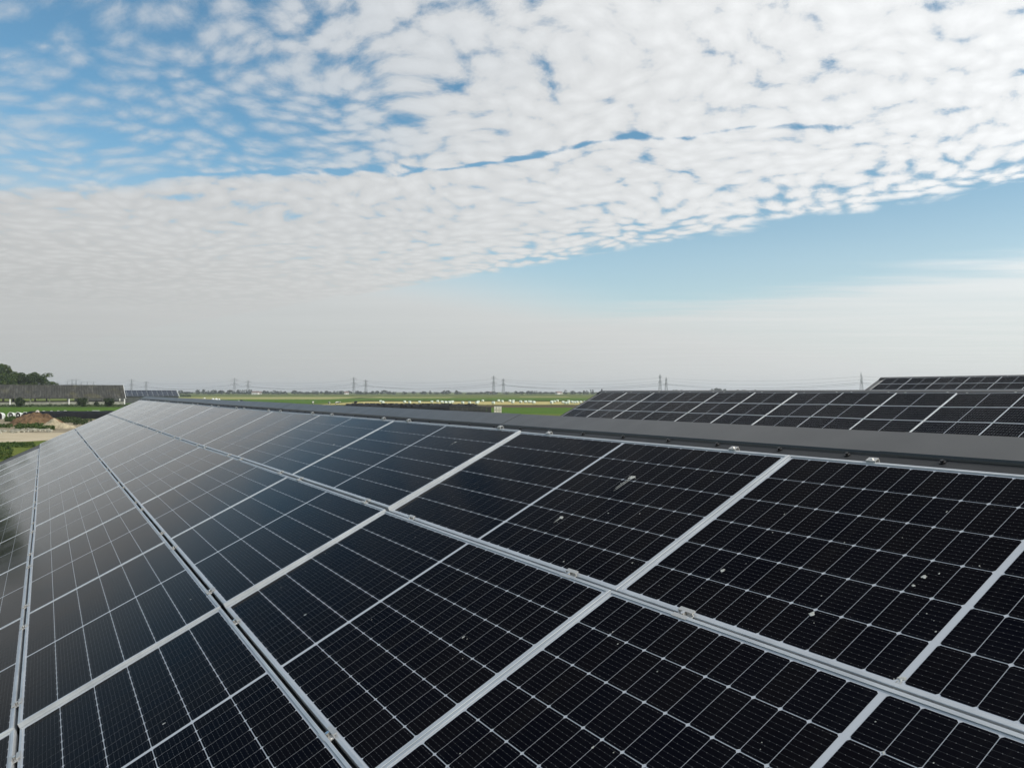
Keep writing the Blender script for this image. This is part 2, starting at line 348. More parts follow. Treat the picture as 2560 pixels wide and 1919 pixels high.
def barn(O, name, label, u0, u1, yeave, seg=3.0, screws=None, zground=0.0, finial=False):
    """the parallel barns: O = upper edge of the panel field; parts live in the plan frame (u, w, z)"""
    b = empty(name, mw=plan_matrix(Vector((O.x, O.y, zground)))); tag(b, label, 'barn', 'barns with solar roofs')
    zo = O.z - zground; tt = math.tan(TILT)
    dA = 0.291; zA = zo + dA * tt - 0.048                                   # ridge apex
    def zr(d): return zo + d * tt - 0.100                                   # roof sheet
    de = -yeave * math.cos(TILT)                                            # plan distance of the eave
    # near and far roof sheets with trapezoid ribs every 0.33 m
    for sgn, nm in ((-1, 'roof_slope'), (1, 'roof_slope')):
        m_ = MB(); x = u0; prof = []
        while x < u1:
            prof += [(x, 0.0), (x + 0.27, 0.0), (x + 0.285, 0.035), (x + 0.325, 0.035)]; x += 0.34
        V = []; Fc = []
        for x, h in prof:
            for d in ((-de, dA) if sgn < 0 else (dA, 2 * dA + de)):
                z = zr(d) if sgn < 0 else zr(2 * dA - d)
                V.append((x, d, z + h - 0.036))
        for i in range(len(prof) - 1): Fc.append((2 * i, 2 * i + 2, 2 * i + 3, 2 * i + 1))
        m_.add(V, Fc).build(nm, M['sheet'], b)
    # ridge capping in lengths, each lapping the next
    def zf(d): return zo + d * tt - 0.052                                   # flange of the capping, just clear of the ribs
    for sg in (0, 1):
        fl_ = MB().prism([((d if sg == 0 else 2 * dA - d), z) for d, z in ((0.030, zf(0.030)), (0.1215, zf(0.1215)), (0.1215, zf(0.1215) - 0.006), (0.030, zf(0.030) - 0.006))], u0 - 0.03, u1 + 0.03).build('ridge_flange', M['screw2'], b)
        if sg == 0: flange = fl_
    prof = [(0.1218, zf(0.1218)), (0.1225, zo + 0.128 * tt - 0.047), (0.128, zo + 0.128 * tt - 0.047), (0.130, zo + 0.130 * tt - 0.040), (dA, zA)]
    prof = prof + [(2 * dA - p, q) for p, q in prof[-2::-1]] + [(2 * dA - 0.126, zf(0.122) - 0.006), (dA, zA - 0.02), (0.126, zf(0.122) - 0.006)]
    x = u0 - 0.04; k = 0; caps = []
    while x < u1:
        e = min(x + seg + 0.08, u1 + 0.04); dz_ = 0.0016 * (k % 2)
        caps.append((x, e, MB().prism([(p, q + dz_) for p, q in prof], x, e).build('ridge_cap', M['cap'], b))); x += seg; k += 1
    MB().prism([(0.0, zr(0.0)), (dA, zA + 0.004), (2 * dA, zr(0.0))], u0 - 0.06, u0 - 0.043).build('ridge_end_plate', M['screw'], b)
    if finial: MB().add([(u0 - 0.02, dA - 0.03, zA - 0.01), (u0 + 0.05, dA - 0.03, zA - 0.01), (u0 + 0.05, dA + 0.03, zA - 0.01), (u0 - 0.02, dA + 0.03, zA - 0.01), (u0 + 0.035, dA, zA + 0.12)],
             [(0, 1, 2, 3), (0, 1, 4), (1, 2, 4), (2, 3, 4), (3, 0, 4)]).build('ridge_finial', M['screw'], b)
    if screws:
        ms = MB().tube([(0, 0, 0), (0, 0, 0.003)], 0.012, 10).tube([(0, 0, 0.003), (0, 0, 0.010)], 0.007, 6).mesh('screw', M['screw'])
        x = screws[0]
        while x < screws[1]:
            s_ = obj('screw', ms, flange, loc=(x + rnd.uniform(-.02, .02), 0.107, zf(0.107) + 0.0016)); s_.rotation_euler = (TILT, 0, 0); x += 0.36
    # verge trims, walls, gables
    for ux in (u0, u1):
        for sgn in (-1, 1):
            d0, d1 = (-de, dA) if sgn < 0 else (2 * dA + de, dA)
            a, c = (zr(-de), zr(dA)) 
            s = -1 if ux == u0 else 1
            x0, x1 = sorted((ux + s * 0.002, ux + s * 0.05))
            MB().add([(x0, d0, a - 0.22), (x1, d0, a - 0.22), (x1, d0, a - 0.002), (x0, d0, a - 0.002), (x0, d1, c - 0.22), (x1, d1, c - 0.22), (x1, d1, c - 0.002), (x0, d1, c - 0.002)],
                     [(0, 1, 2, 3), (4, 7, 6, 5), (0, 4, 5, 1), (1, 5, 6, 2), (2, 6, 7, 3), (3, 7, 4, 0)]).build('verge_trim', M['cap'], b)
    ze = zr(-de) - 0.12
    for d in (-de + 0.35, 2 * dA + de - 0.45): MB().box(u0 + 0.3, u1 - 0.3, d, d + 0.10, 0.0, ze + 0.13).build('wall', M['wallgreen'], b)
    for ux in (u0 + 0.2, u1 - 0.3):
        MB().prism([(-de + 0.35, 0.0), (2 * dA + de - 0.35, 0.0), (2 * dA + de - 0.35, ze + 0.1), (dA, zr(dA) - 0.12), (-de + 0.35, ze + 0.1)], ux, ux + 0.1).build('gable_wall', M['wallgreen'], b)
    for d in (-de - 0.13, 2 * dA + de + 0.01): MB().prism([(d, ze - 0.02), (d + 0.12, ze - 0.02), (d + 0.12, ze + 0.1), (d + 0.11, ze + 0.1), (d + 0.11, ze), (d + 0.01, ze), (d + 0.01, ze + 0.1), (d, ze + 0.1)], u0, u1).build('gutter', M['cap'], b)
    return b, caps

# ---- main barn
O1 = Vector((1.13318, 3.24672, H - 0.24974))
UFAR, UNEAR = -12.62 * PITCH_L, 4 * PITCH_L
b1_, caps1 = barn(O1, 'solar_barn', 'near barn with anthracite ridge capping under the drone', UFAR, UNEAR, -6.5, screws=(-25.0, 3.4))
RM = roof_matrix(O1); RMI = RM.inverted()
ROWN = ['ridge row', 'second row down', 'third row down', 'fourth row down', 'fifth row down', 'lowest row']
NEAR = {(1, 0), (1, 1), (0, 0), (0, 1), (0, 2), (-1, 0), (-1, 1), (-1, 2), (-1, 3), (-2, 0), (-2, 1), (-2, 2), (-2, 3)}
panels = {}
for c in range(-12, 3):
    for r in range(6):
        if r >= 3 and c == -12: continue
        dl, dr = dn_joint.get(c, -0.012), dn_joint.get(c + 1, -0.012)
        if c == -1: dl -= 0.016
        if c < -3: dl += rnd.uniform(-.003, .003); dr += rnd.uniform(-.003, .003)
        roll = rnd.uniform(-.0025, .0025)
        if c in (-1, 0, 1): roll = 0.012 + rnd.uniform(-.001, .001)
        p = make_panel(RM @ panel_local(c, r, dl, dr, roll), (c, r) in NEAR)
        tag(p, 'near roof solar panel, %s, %s column from far gable' % (ROWN[r], ORD[c + 12]), 'solar panel', 'solar panels on the near barn roof')
        panels[c, r] = p
# clamps between the rows and along the ridge edge
for gp in range(0, 5):
    k = 0
    for c in range(-12, 2):
        for fr in (0.15, 0.85):
            if gp >= 3 and c == -12: continue
            k += 1
            fx = fr + rnd.uniform(-.02, .025)
            x = (c + fx) * PITCH_L; dl, dr = dn_joint.get(c, -0.012) - (0.016 if c == -1 else 0), dn_joint.get(c + 1, -0.012)
            z = dl + (dr - dl) * fx + 0.002
            y = -0.011 if gp == 0 else -gp * PITCH_W
            if gp == 0:
                e = empty('end_clamp', mw=RM @ Matrix.Translation((x, y, z)) @ Matrix.Scale(0.72, 4)); cb = obj('clamp_body', ENDC[0], e); obj('bolt_head', ENDC[1], cb); obj('foot_plate', ENDC[2], e)
                tag(e, 'bent aluminium end clamp along near ridge, %s from far gable' % ORD[k - 1], 'clamp', 'end clamps along the ridge')
            else:
                e = empty('mid_clamp', mw=RM @ Matrix.Translation((x, y, z))); cb = obj('clamp_body', MIDC[0], e); obj('bolt_head', MIDC[1], cb); obj('bolt_shank', MIDC[2], cb)
                tag(e, 'bolted clamp in %s gap below near ridge, %s from far gable' % (ORD[gp - 1], ORD[k - 1]), 'clamp', 'clamps in the gaps between panel rows')
# ---- barns two and three behind the ridge
def row_barn(wd, u_first, ztop, name, label, ncol, nrow, u_over, colour_word):
    O = W * wd + U * u_first; O.z = ztop
    barn(O, name, label, -u_over, ncol * PITCH_L + 0.5, -7.0, finial=wd < 30)
    Mx = roof_matrix(O); kk = 0; d = rnd.uniform(-.004, .004)
    for c in range(ncol):
        dl = d + rnd.choice((-0.024, -0.012, -0.004, 0.0, 0.004)); d = rnd.uniform(-.005, .010); 
        tw = rnd.uniform(-.004, .004)
        for r in range(nrow):
            p = make_panel(Mx @ panel_local(c, r, dl, d, tw + rnd.uniform(-.0015, .0015)), False)
            tag(p, '%s solar panel, %s, %s column from its left gable' % (colour_word, ROWN[r], ORD[c]), 'solar panel', 'solar panels on the ' + colour_word)
        for fr in (0.15, 0.85):
            e = empty('end_clamp', mw=Mx @ Matrix.Translation(((c + fr) * PITCH_L, -0.011, dl + (d - dl) * fr + 0.002)))
            obj('clamp_body', ENDC[0], e)
            kk += 1; tag(e, 'small end clamp on ridge of %s, %s from its left gable' % (colour_word, ORD[kk - 1]), 'clamp', 'end clamps on the ' + colour_word)
row_barn(25.42, -34.0, H - 0.035, 'solar_barn', 'second barn with solar roof and dark verge behind the near ridge', 15, 5, 0.42, 'second barn')
row_barn(54.4, -37.5, H + 0.99, 'solar_barn', 'farthest and highest solar barn roof at the right edge', 9, 4, 0.55, 'farthest barn')
bpy.context.view_layer.update()

# ---- bird droppings and grit on the panels and ridge
def roof_hit(px, py):
    d = ray(px, py); o = Vector((0, 0, H)); t = (O1 - o).dot(N) / d.dot(N); return RMI @ (o + d * t)
def blob(r, seed, h=0.002, ell=1.0):
    q = random.Random(seed); n = 11; V = [(0, 0, h)]; Fc = []
    rr = [r * q.uniform(0.55, 1.35) for _ in range(n)]
    for ring, zz in ((0.55, h * 0.8), (1.0, 0.0)):
        V += [(rr[i] * ring * math.cos(2 * math.pi * i / n) * ell, rr[i] * ring * math.sin(2 * math.pi * i / n), zz) for i in range(n)]
    for i in range(n):
        j = (i + 1) % n; Fc += [(0, 1 + i, 1 + j), (1 + i, 1 + n + i, 1 + n + j, 1 + j)]
    return V, Fc
def dropping(px, py, r, seed, streak=0.0, ell=1.0):
    h = roof_hit(px, py); c = math.floor(h.x / PITCH_L); rw = int(-h.y // PITCH_W)
    p = panels.get((c, rw))
    if not p: return
    wp = RM @ h; lp = p.matrix_world.inverted() @ wp; lp.z = -0.0027
    q = random.Random(seed); b = MB(); V, Fc = blob(r, seed, 0.0008, ell)
    b.add([Vector(v) for v in V], Fc)
    if streak:
        for k in range(3):
            x = q.uniform(-r, r) * 0.7; ln = streak * q.uniform(0.4, 1.0); w_ = r * q.uniform(0.08, 0.2)
            b.add([(x - w_, -r * .8, 0.0004), (x + w_, -r * .8, 0.0004), (x + w_ * .5, -r * .8 - ln, 0.0004), (x - w_ * .5, -r * .8 - ln, 0.0004)], [(0, 3, 2, 1), ])
        for k in range(6):
            V, Fc = blob(r * q.uniform(.1, .22), seed * 9 + k, 0.001); ox, oy = q.uniform(-2, 2) * r, q.uniform(-4.5, 1) * r
            b.add([Vector(v) + Vector((ox, oy, 0)) for v in V], Fc)
    b.build('bird_dropping', M['drop'], p, loc=lp)
for i, (px, py, r, st, el) in enumerate([(1578, 1190, .030, .16, 1.3), (1802, 1416, .015, 0, 1.2), (2307, 1431, .016, 0, 1), (2024, 1521, .017, 0, 1), (2248, 1680, .018, .03, 1),
        (1155, 1586, .013, 0, .7), (760, 1530, .013, 0, .7), (407, 1803, .012, 0, .7), (478, 1500, .010, 0, .6), (1597, 1277, .008, 0, .6), (1405, 1394, .008, 0, 1), (1577, 1397, .009, 0, .5),
        (1400, 1287, .018, .05, 1.5), (1140, 1107, .015, .06, 1.2), (2345, 1423, .008, 0, .5), (2281, 1452, .009, 0, 1), (1518, 1276, .007, 0, 1), (1530, 1573, .008, 0, .6),
        (1478, 1857, .010, 0, .6), (2205, 1872, .006, 0, 1), (2335, 1565, .005, 0, 1), (1542, 1603, .005, 0, 1), (2365, 1272, .008, 0, .4), (1959, 1278, .008, 0, .4), (835, 1112, .016, 0, 1.5), (266, 1155, .03, 0, 1)]):
    dropping(px, py, r * 0.52, 100 + i, st * 0.8, el)
for i in range(40):                                        # grit specks
    dropping(rnd.uniform(700, 2500), rnd.uniform(1180, 1900), rnd.uniform(.0012, .0025), 300 + i)

# ------------------------------------------------------------------ ground and fields
def flat(name, pts, z, m):
    me = mesh(name, [(p[0], p[1], z) for p in pts], [list(range(len(pts)))], m); o = obj(name, me); return tag(o, kind='structure')
def grass(c1, c2, c3):
    def f(g, b):
        wp = g.node('ShaderNodeNewGeometry').outputs['Position']
        st = g.node('ShaderNodeMapping', {'Vector': wp, 'Scale': (0.012, 0.05, 0.05)}).outputs[0]
        n1 = g.noise(st, 1.0, 5.0, 0.6); n2 = g.noise(wp, 0.35, 5.0, 0.7); n3 = g.noise(wp, 2.5, 4.0, 0.7)
        c = g.mixc(g.ss(n1, 0.35, 0.65), (*c1, 1), (*c2, 1)); c = g.mixc(g.m('MULTIPLY', g.ss(n2, 0.45, 0.75), 0.6), c, (*c3, 1))
        c = g.mixc(g.m('MULTIPLY', g.ss(n3, 0.5, 0.8), 0.4), c, (c1[0] * .55, c1[1] * .6, c1[2] * .5, 1))
        g.put(b.inputs['Base Color'], c)
        bn = g.node('ShaderNodeBump', {'Height': n3, 'Strength': 1.0, 'Distance': 0.15}); g.put(b.inputs['Normal'], bn.outputs[0])
    return f
M['meadow'] = mat('meadow_grass', rough=0.9, build=grass((0.085, 0.120, 0.018), (0.130, 0.150, 0.028), (0.18, 0.170, 0.045)), Specular_IOR_Level=0.1)
M['lush'] = mat('lush_grass', rough=0.9, build=grass((0.050, 0.112, 0.006), (0.070, 0.135, 0.009), (0.105, 0.145, 0.014)), Specular_IOR_Level=0.1)
M['rough'] = mat('rough_grass', rough=0.95, build=grass((0.035, 0.055, 0.018), (0.055, 0.07, 0.025), (0.08, 0.08, 0.035)), Specular_IOR_Level=0.05)
M['stubble'] = mat('mown_stubble', rough=0.95, build=grass((0.38, 0.31, 0.12), (0.46, 0.39, 0.18), (0.33, 0.32, 0.10)), Specular_IOR_Level=0.05)
M['pale'] = mat('dry_hay_strip', rough=0.95, build=grass((0.24, 0.24, 0.09), (0.34, 0.31, 0.14), (0.16, 0.20, 0.06)), Specular_IOR_Level=0.05)
M['soil'] = mat('bare_soil', rough=0.95, build=grass((0.085, 0.065, 0.04), (0.11, 0.08, 0.05), (0.07, 0.075, 0.03)), Specular_IOR_Level=0.05)
M['ditch'] = mat('ditch_bank', rough=0.95, build=grass((0.022, 0.04, 0.012), (0.03, 0.045, 0.015), (0.04, 0.05, 0.018)), Specular_IOR_Level=0.05)
M['sandroad'] = mat('sand', (0.42, 0.35, 0.24), 0.95, 0.0, noisy((0.33, 0.27, 0.18), (0.52, 0.45, 0.32), 0.35, 6, 0.7, bump=0.1, bscale=1.2, stretch=(0.5, 1.6, 1)), Specular_IOR_Level=0.1)
M['yard'] = mat('yard_earth', (0.25, 0.21, 0.15), 0.95, 0.0, noisy((0.15, 0.125, 0.08), (0.33, 0.28, 0.20), 0.3, 6, 0.7, bump=0.1, bscale=1.0), Specular_IOR_Level=0.1)
G = 9000
gr = mesh('ground', [(-G, -G, 0), (G, -G, 0), (G, G, 0), (-G, G, 0)], [(0, 1, 2, 3)], M['meadow']); tag(obj('ground', gr), kind='structure')
def strip(name, px0, px1, y0, y1, z, m, skew=0.0):
    """a field between two distances, cut off left and right along lines of sight columns"""
    a0, a1 = ray(px0, 978.4).x, ray(px1, 978.4).x; ym = (y0 + y1) / 2; n = 14; pts = []
    q = random.Random(int(y0 * 7 + px0))
    for i in range(n + 1):
        f = i / n; x = ym * (a0 + (a1 - a0) * f); pts.append((x, y0 + skew * x + q.uniform(-1, 1) * (y1 - y0) * 0.04))
    for i in range(n, -1, -1):
        f = i / n; x = ym * (a0 + (a1 - a0) * f); pts.append((x, y1 + skew * x + q.uniform(-1, 1) * (y1 - y0) * 0.04))
    return flat(name, pts, z, m)
strip('lush_field', -700, 1900, 210, 330, 0.004, M['lush'])
strip('soil_strip', 1180, 1700, 300, 345, 0.008, M['soil'])
strip('ditch_bank', 830, 1750, 343, 362, 0.010, M['ditch'])
strip('stubble_field', 862, 1760, 362, 478, 0.006, M['stubble'])
strip('ditch_bank', 300, 1800, 500, 545, 0.006, M['ditch'])
strip('lush_field', 500, 1800, 545, 720, 0.006, M['lush'])
strip('pale_field', 380, 905, 610, 900, 0.010, M['pale'])
strip('pale_field', 900, 1130, 740, 860, 0.010, M['pale'])
strip('lush_field', 440, 860, 372, 560, 0.008, M['lush'])
strip('ditch_bank', 380, 1900, 1180, 1300, 0.010, M['ditch'])
strip('pale_field', 1300, 1420, 860, 960, 0.010, M['pale'])
# the yard left of the near barn
def gpts(l): return [tuple(ground_at(x, y))[:2] for x, y in l]
flat('lawn', gpts([(-900, 1052), (700, 1052), (520, 1017.5), (-700, 1017.5)]), 0.010, M['lush'])
flat('rough_verge', gpts([(-700, 1017.5), (520, 1017.5), (500, 1009.5), (-600, 1009.5)]), 0.012, M['rough'])
flat('yard', gpts([(-1100, 1090), (520, 1090), (480, 1049), (150, 1047), (-500, 1047)]), 0.014, M['yard'])
flat('sand_road', gpts([(-1500, 1106), (-100, 1107.5), (60, 1104), (140, 1099), (420, 1092), (330, 1076), (120, 1082), (-60, 1081), (-1200, 1080)]), 0.018, M['sandroad'])

# ------------------------------------------------------------------ leaves, trees, bushes
def leaf_mat(name, c1, c2, c3, scale=0.35):
    def f(g, b):
        wp = g.node('ShaderNodeNewGeometry'); n = g.noise(wp.outputs['Position'], scale, 4.0, 0.7)
        c = g.ramp(n, [(0.32, c1), (0.52, c2), (0.72, c3)]); g.put(b.inputs['Base Color'], c)
        tr = g.node('ShaderNodeBsdfTranslucent', {'Color': c}); out = [k for k in g.n if k.type == 'OUTPUT_MATERIAL'][0]
        g.put(out.inputs[0], g.node('ShaderNodeMixShader', {0: 0.25, 1: b.outputs[0], 2: tr.outputs[0]}).outputs[0])
    return mat(name, c2, 0.7, 0.0, f, Specular_IOR_Level=0.25)
M['leaf'] = leaf_mat('leaf_green', (0.022, 0.046, 0.007), (0.052, 0.088, 0.012), (0.110, 0.130, 0.022))
M['bushleaf'] = leaf_mat('bush_leaf', (0.018, 0.034, 0.011), (0.036, 0.058, 0.016), (0.075, 0.095, 0.028), 0.8)
M['weedleaf'] = leaf_mat('weed_leaf', (0.025, 0.05, 0.010), (0.05, 0.085, 0.016), (0.09, 0.11, 0.03), 0.9)
M['farleaf'] = leaf_mat('far_leaf', (0.020, 0.034, 0.014), (0.036, 0.052, 0.020), (0.06, 0.072, 0.03), 0.08)
M['bark'] = mat('bark', (0.06, 0.05, 0.04), 0.9, 0.0, noisy((0.04, 0.033, 0.026), (0.09, 0.075, 0.06), 3))
def leaf_quads(mb, centres, n, size, q, flatten=1.0):
    for _ in range(n):
        c, rad = q.choice(centres)
        d = Vector((q.gauss(0, 1), q.gauss(0, 1), q.gauss(0, 1))).normalized() * rad * q.uniform(0.35, 1.0) ** 0.5
        d.z *= flatten; p = c + d; s = size * q.uniform(0.6, 1.4)
        a = Vector((q.gauss(0, 1), q.gauss(0, 1), q.gauss(0, 0.6))).normalized(); b = a.cross(Vector((q.gauss(0, 1), q.gauss(0, 1), q.gauss(0, 1)))).normalized()
        mb.add([p - a * s * .5, p + b * s * .32, p + a * s * .5, p - b * s * .32], [(0, 1, 2, 3)])
def crown_centres(q, h, r, base, n, rc):
    cs = []
    for i in range(n):
        t = q.uniform(0, 1); z = base + (h - base) * (0.1 + 0.86 * t); prof = math.sin(math.pi * min(1, 0.18 + 0.80 * t)) ** 0.7
        a = q.uniform(0, 2 * math.pi); rr = r * prof * q.uniform(0.15, 1.0) ** 0.5
        cs.append((Vector((rr * math.cos(a), rr * math.sin(a), z - rc * .3)), rc * q.uniform(0.6, 1.15)))
    return cs
def tree_meshes(seed, h, r, base, nc, rc, nl, ls, lm):
    q = random.Random(seed); cs = crown_centres(q, h, r, base, nc, rc)
    cr = MB(); leaf_quads(cr, cs, nl, ls, q, 0.8)
    tk = MB(); tk.tube([(0, 0, 0), (h * .01, 0, h * .25), (0, h * .012, h * .55), (0, 0, h * .8)], [h * .026, h * .02, h * .013, h * .004], 8)
    for c, rad in cs[:14]:
        z0 = base * .7 + (c.z - base) * 0.35; tk.tube([(0, 0, max(z0, h * .12)), (c.x * .5, c.y * .5, (z0 + c.z) * .5 + .3), tuple(c)], [h * .010, h * .006, h * .002], 5)
    return tk.mesh('trunk', M['bark'], True), cr.mesh('crown', lm)
TM = [tree_meshes(14, 20, 6.8, 3.0, 90, 2.2, 11000, 0.72, M['leaf']), tree_meshes(12, 17, 5.8, 2.5, 80, 2.0, 9500, 0.68, M['leaf']), tree_meshes(13, 15, 5.2, 2.5, 34, 1.5, 3600, 0.55, M['leaf'])]
def plant(name, ms, loc, sc, rz, label, cat, group=None, sz=None):
    e = empty(name, loc); e.rotation_euler = (0, 0, rz); e.scale = (sc, sc, sz or sc)
    obj('trunk', ms[0], e); obj('crown', ms[1], e); return tag(e, label, cat, group)
for (px, D, k, sc, lab) in [(-75, 430, 0, 1.05, 'tall dark tree cut by the left edge behind the mossy barn'), (8, 432, 0, 1.03, 'tallest visible dark green tree behind the mossy barn roof'),
        (55, 440, 1, 0.97, 'middle dark tree behind the mossy barn roof'), (88, 438, 1, 0.98, 'rounded tree left of the sparse tree behind the mossy barn'),
        (117, 436, 2, 1.10, 'sparse lighter tree with gaps at the right end of the tree group'), (34, 450, 1, 1.02, 'dark tree at the back of the group behind the mossy barn')]:
    plant('tree', TM[k], at_depth(px, D), sc, px * 1.7, lab, 'tree', 'trees behind the mossy barn')
for i, (px, D, sc) in enumerate([(-330, 165, 1.22), (-450, 170, 1.30), (-590, 160, 1.25), (-230, 400, 1.15), (-150, 420, 1.1)]):
    plant('tree', TM[i % 2], at_depth(px, D), sc, i * 2.1, ['big tree beside the yard mirrored darkly in the left panels', 'second big yard tree mirrored in the left panels', 'third big yard tree mirrored in the left panels',
          'tree behind the mossy barn beyond the left edge', 'tree beyond the left edge nearest the barn tree group'][i], 'tree', 'trees beyond the left edge')
BM = []
for sd_ in (21, 22):
    q = random.Random(sd_); cs = []
    for i in range(26):
        a = q.uniform(0, 6.28); rr = 1.5 * q.uniform(0, 1) ** .5; cs.append((Vector((rr * math.cos(a), rr * math.sin(a), q.uniform(.5, 3.1 - rr * .5))), q.uniform(.45, .75)))
    cr = MB(); leaf_quads(cr, cs, 2600, 0.32, q)
    tk = MB()
    for i in range(6): c = cs[i][0]; tk.tube([(c.x * .1, c.y * .1, 0), (c.x * .5, c.y * .5, c.z * .5), tuple(c)], [.07, .05, .02], 5)
    BM.append((tk.mesh('trunk', M['bark']), cr.mesh('crown', M['bushleaf'])))
for i, (px, py, sc, lab) in enumerate([(49, 1017, 1.0, 'round dark bush left of the white post at the mossy barn'), (205, 1016.5, 1.05, 'broad round bush in front of the mossy barn, larger of the right pair'),
        (241, 1014.5, .5, 'small low bush between the two round bushes'), (273, 1016, 1.0, 'round dark bush nearest the white gable end of the mossy barn')]):
    e = empty('bush', ground_at(px, py)); e.scale = (sc * 1.08, sc * 1.08, sc * 1.08); e.rotation_euler = (0, 0, i * 1.3)
    obj('stems', BM[i % 2][0], e); obj('crown', BM[i % 2][1], e); tag(e, lab, 'bush', 'bushes in front of the mossy barn')

# rough weeds: strips of leafy growth nobody could count
def weeds(name, label, areas, m, seed):
    q = random.Random(seed); b = MB()
    for (x0, x1, y0, y1, h, n, ls) in areas:
        for _ in range(n):
            p = ground_at(q.uniform(x0, x1), q.uniform(y0, y1)); hh = h * (0.45 + 0.55 * noise.noise(Vector((p.x * .3, p.y * .3, seed))) + 0.2)
            cs = [(p + Vector((0, 0, max(.08, hh * .45))), max(.15, hh * .55))]; leaf_quads(b, cs, 7, ls, q)
    o = b.build(name, m); tag(o, label, 'weeds', kind='stuff'); return o
weeds('weeds', 'green weeds in front of the dirt pile', [(-260, 30, 1064, 1070, 0.7, 500, .3), (42, 133, 1066, 1075, 1.0, 650, .3), (14, 38, 1047, 1054, 1.0, 160, .3)], M['weedleaf'], 3)
weeds('weeds', 'dark low weeds behind the sand heap', [(140, 200, 1046, 1057, 0.8, 260, .3), (185, 230, 1050, 1062, 0.7, 120, .3)], M['bushleaf'], 4)
weeds('weeds', 'rough weeds along the mossy barn wall', [(-400, 330, 1011, 1016.5, 0.7, 700, .45)], M['bushleaf'], 5)
weeds('weeds', 'green weeds at the edge of the sand road nearest the roof', [(-350, 85, 1108, 1118, 0.28, 900, .2), (-400, 30, 1119, 1150, 0.35, 1200, .2)], M['weedleaf'], 6)
weeds('weeds', 'dark green brush beyond the far end of the near roof', [(446, 476, 988, 992, 2.0, 260, .8), (330, 372, 992, 996, 2.0, 240, .7)], M['bushleaf'], 7)

# ------------------------------------------------------------------ heaps
def heap(name, outline, h, m, seed, amp, label, cat, n=30, sharp=1.0, peaks=None):
    """a mound over an elliptical footprint: outline = (centre, rx, ry, rot)"""
    c, rx, ry, rot = outline; V = []; Fc = []
    for j in range(n + 1):
        for i in range(n + 1):
            a, b = i / n * 2 - 1, j / n * 2 - 1
            d = math.sqrt(a * a + b * b); k = max(0.0, 1 - d)
            x, y = a * rx, b * ry; p = Vector((x, y, 0))
            z = h * (1 - (1 - k) ** 2) ** sharp if k > 0 else -0.05
            if peaks: z = max([z * .0] + [ph * max(0, 1 - math.hypot((a - pa) / pr, (b - pb) / pr)) ** .9 for pa, pb, pr, ph in peaks]) if k > 0 else -.05
            if k > 0: z += amp * min(1, k * 4) * (noise.fractal(p * 0.9 + Vector((seed, 0, 0)), 1.0, 2.0, 4))
            V.append((x, y, z))
    for j in range(n):
        for i in range(n):
            a = j * (n + 1) + i; Fc.append((a, a + 1, a + n + 2, a + n + 1))
    o = obj(name, mesh(name, V, Fc, m)); o.location = c; o.rotation_euler = (0, 0, rot); tag(o, label, cat); return o
M['dirt'] = mat('brown_earth', (0.16, 0.09, 0.045), 0.95, 0.0, noisy((0.050, 0.031, 0.019), (0.21, 0.135, 0.075), 0.9, 7, 0.72, bump=0.12, bscale=3.0), Specular_IOR_Level=0.1)
M['sandheap'] = mat('pale_sand_heap', (0.36, 0.30, 0.20), 0.95, 0.0, noisy((0.24, 0.20, 0.13), (0.45, 0.39, 0.27), 1.4, 6, 0.7, bump=0.10, bscale=4.0), Specular_IOR_Level=0.1)
M['plastic'] = mat('black_silage_sheet', (0.010, 0.010, 0.011), 0.6, 0.0, noisy((0.006, 0.006, 0.006), (0.016, 0.016, 0.017), 0.7, 5, 0.7, bump=0.12, bscale=2.2), Specular_IOR_Level=0.15)
M['grit'] = mat('gravel_ridge', (0.33, 0.31, 0.24), 0.95, 0.0, noisy((0.18, 0.16, 0.10), (0.5, 0.48, 0.40), 1.6, 6, 0.75, bump=0.1, bscale=5))
M['stone'] = mat('pale_rock', (0.4, 0.37, 0.33), 0.9, 0.0, noisy((0.28, 0.24, 0.2), (0.5, 0.47, 0.43), 2.5, 5, .7))
pc = ground_at(84, 1063)
heap('dirt_pile', (pc, 4.9, 4.2, 0.1), 2.3, M['dirt'], 5, 0.42, 'brown excavated dirt pile beside the sand road', 'dirt pile', 44, peaks=[(.0, 0, .95, 2.35), (.38, .1, .75, 1.9), (-.5, -.1, .55, .9)])
heap('sand_heap', (ground_at(146, 1070), 2.9, 2.4, 0.0), 1.5, M['sandheap'], 9, 0.28, 'pale sand heap against the right foot of the dirt pile', 'sand heap', 34, peaks=[(-.25, 0, .8, 1.65), (.3, 0, .7, .9)])
def rock(name, p, r, seed, m, label=None, cat=None):
    bm = bmesh.new(); bmesh.ops.create_icosphere(bm, subdivisions=2, radius=1)
    for v in bm.verts: v.co = v.co * (r * (0.8 + 0.5 * noise.noise(v.co * 1.3 + Vector((seed, 0, 0))))); v.co.z *= .75
    me = bpy.data.meshes.new(name); bm.to_mesh(me); bm.free(); me.materials.append(m); o = obj(name, me, loc=p)
    if label: tag(o, label, cat)
    return o
rock('boulder', pc + Vector((0.55, 0.2, 2.45)), 0.42, 3, M['stone'], 'grey pink rock on top of the dirt pile', 'rock')
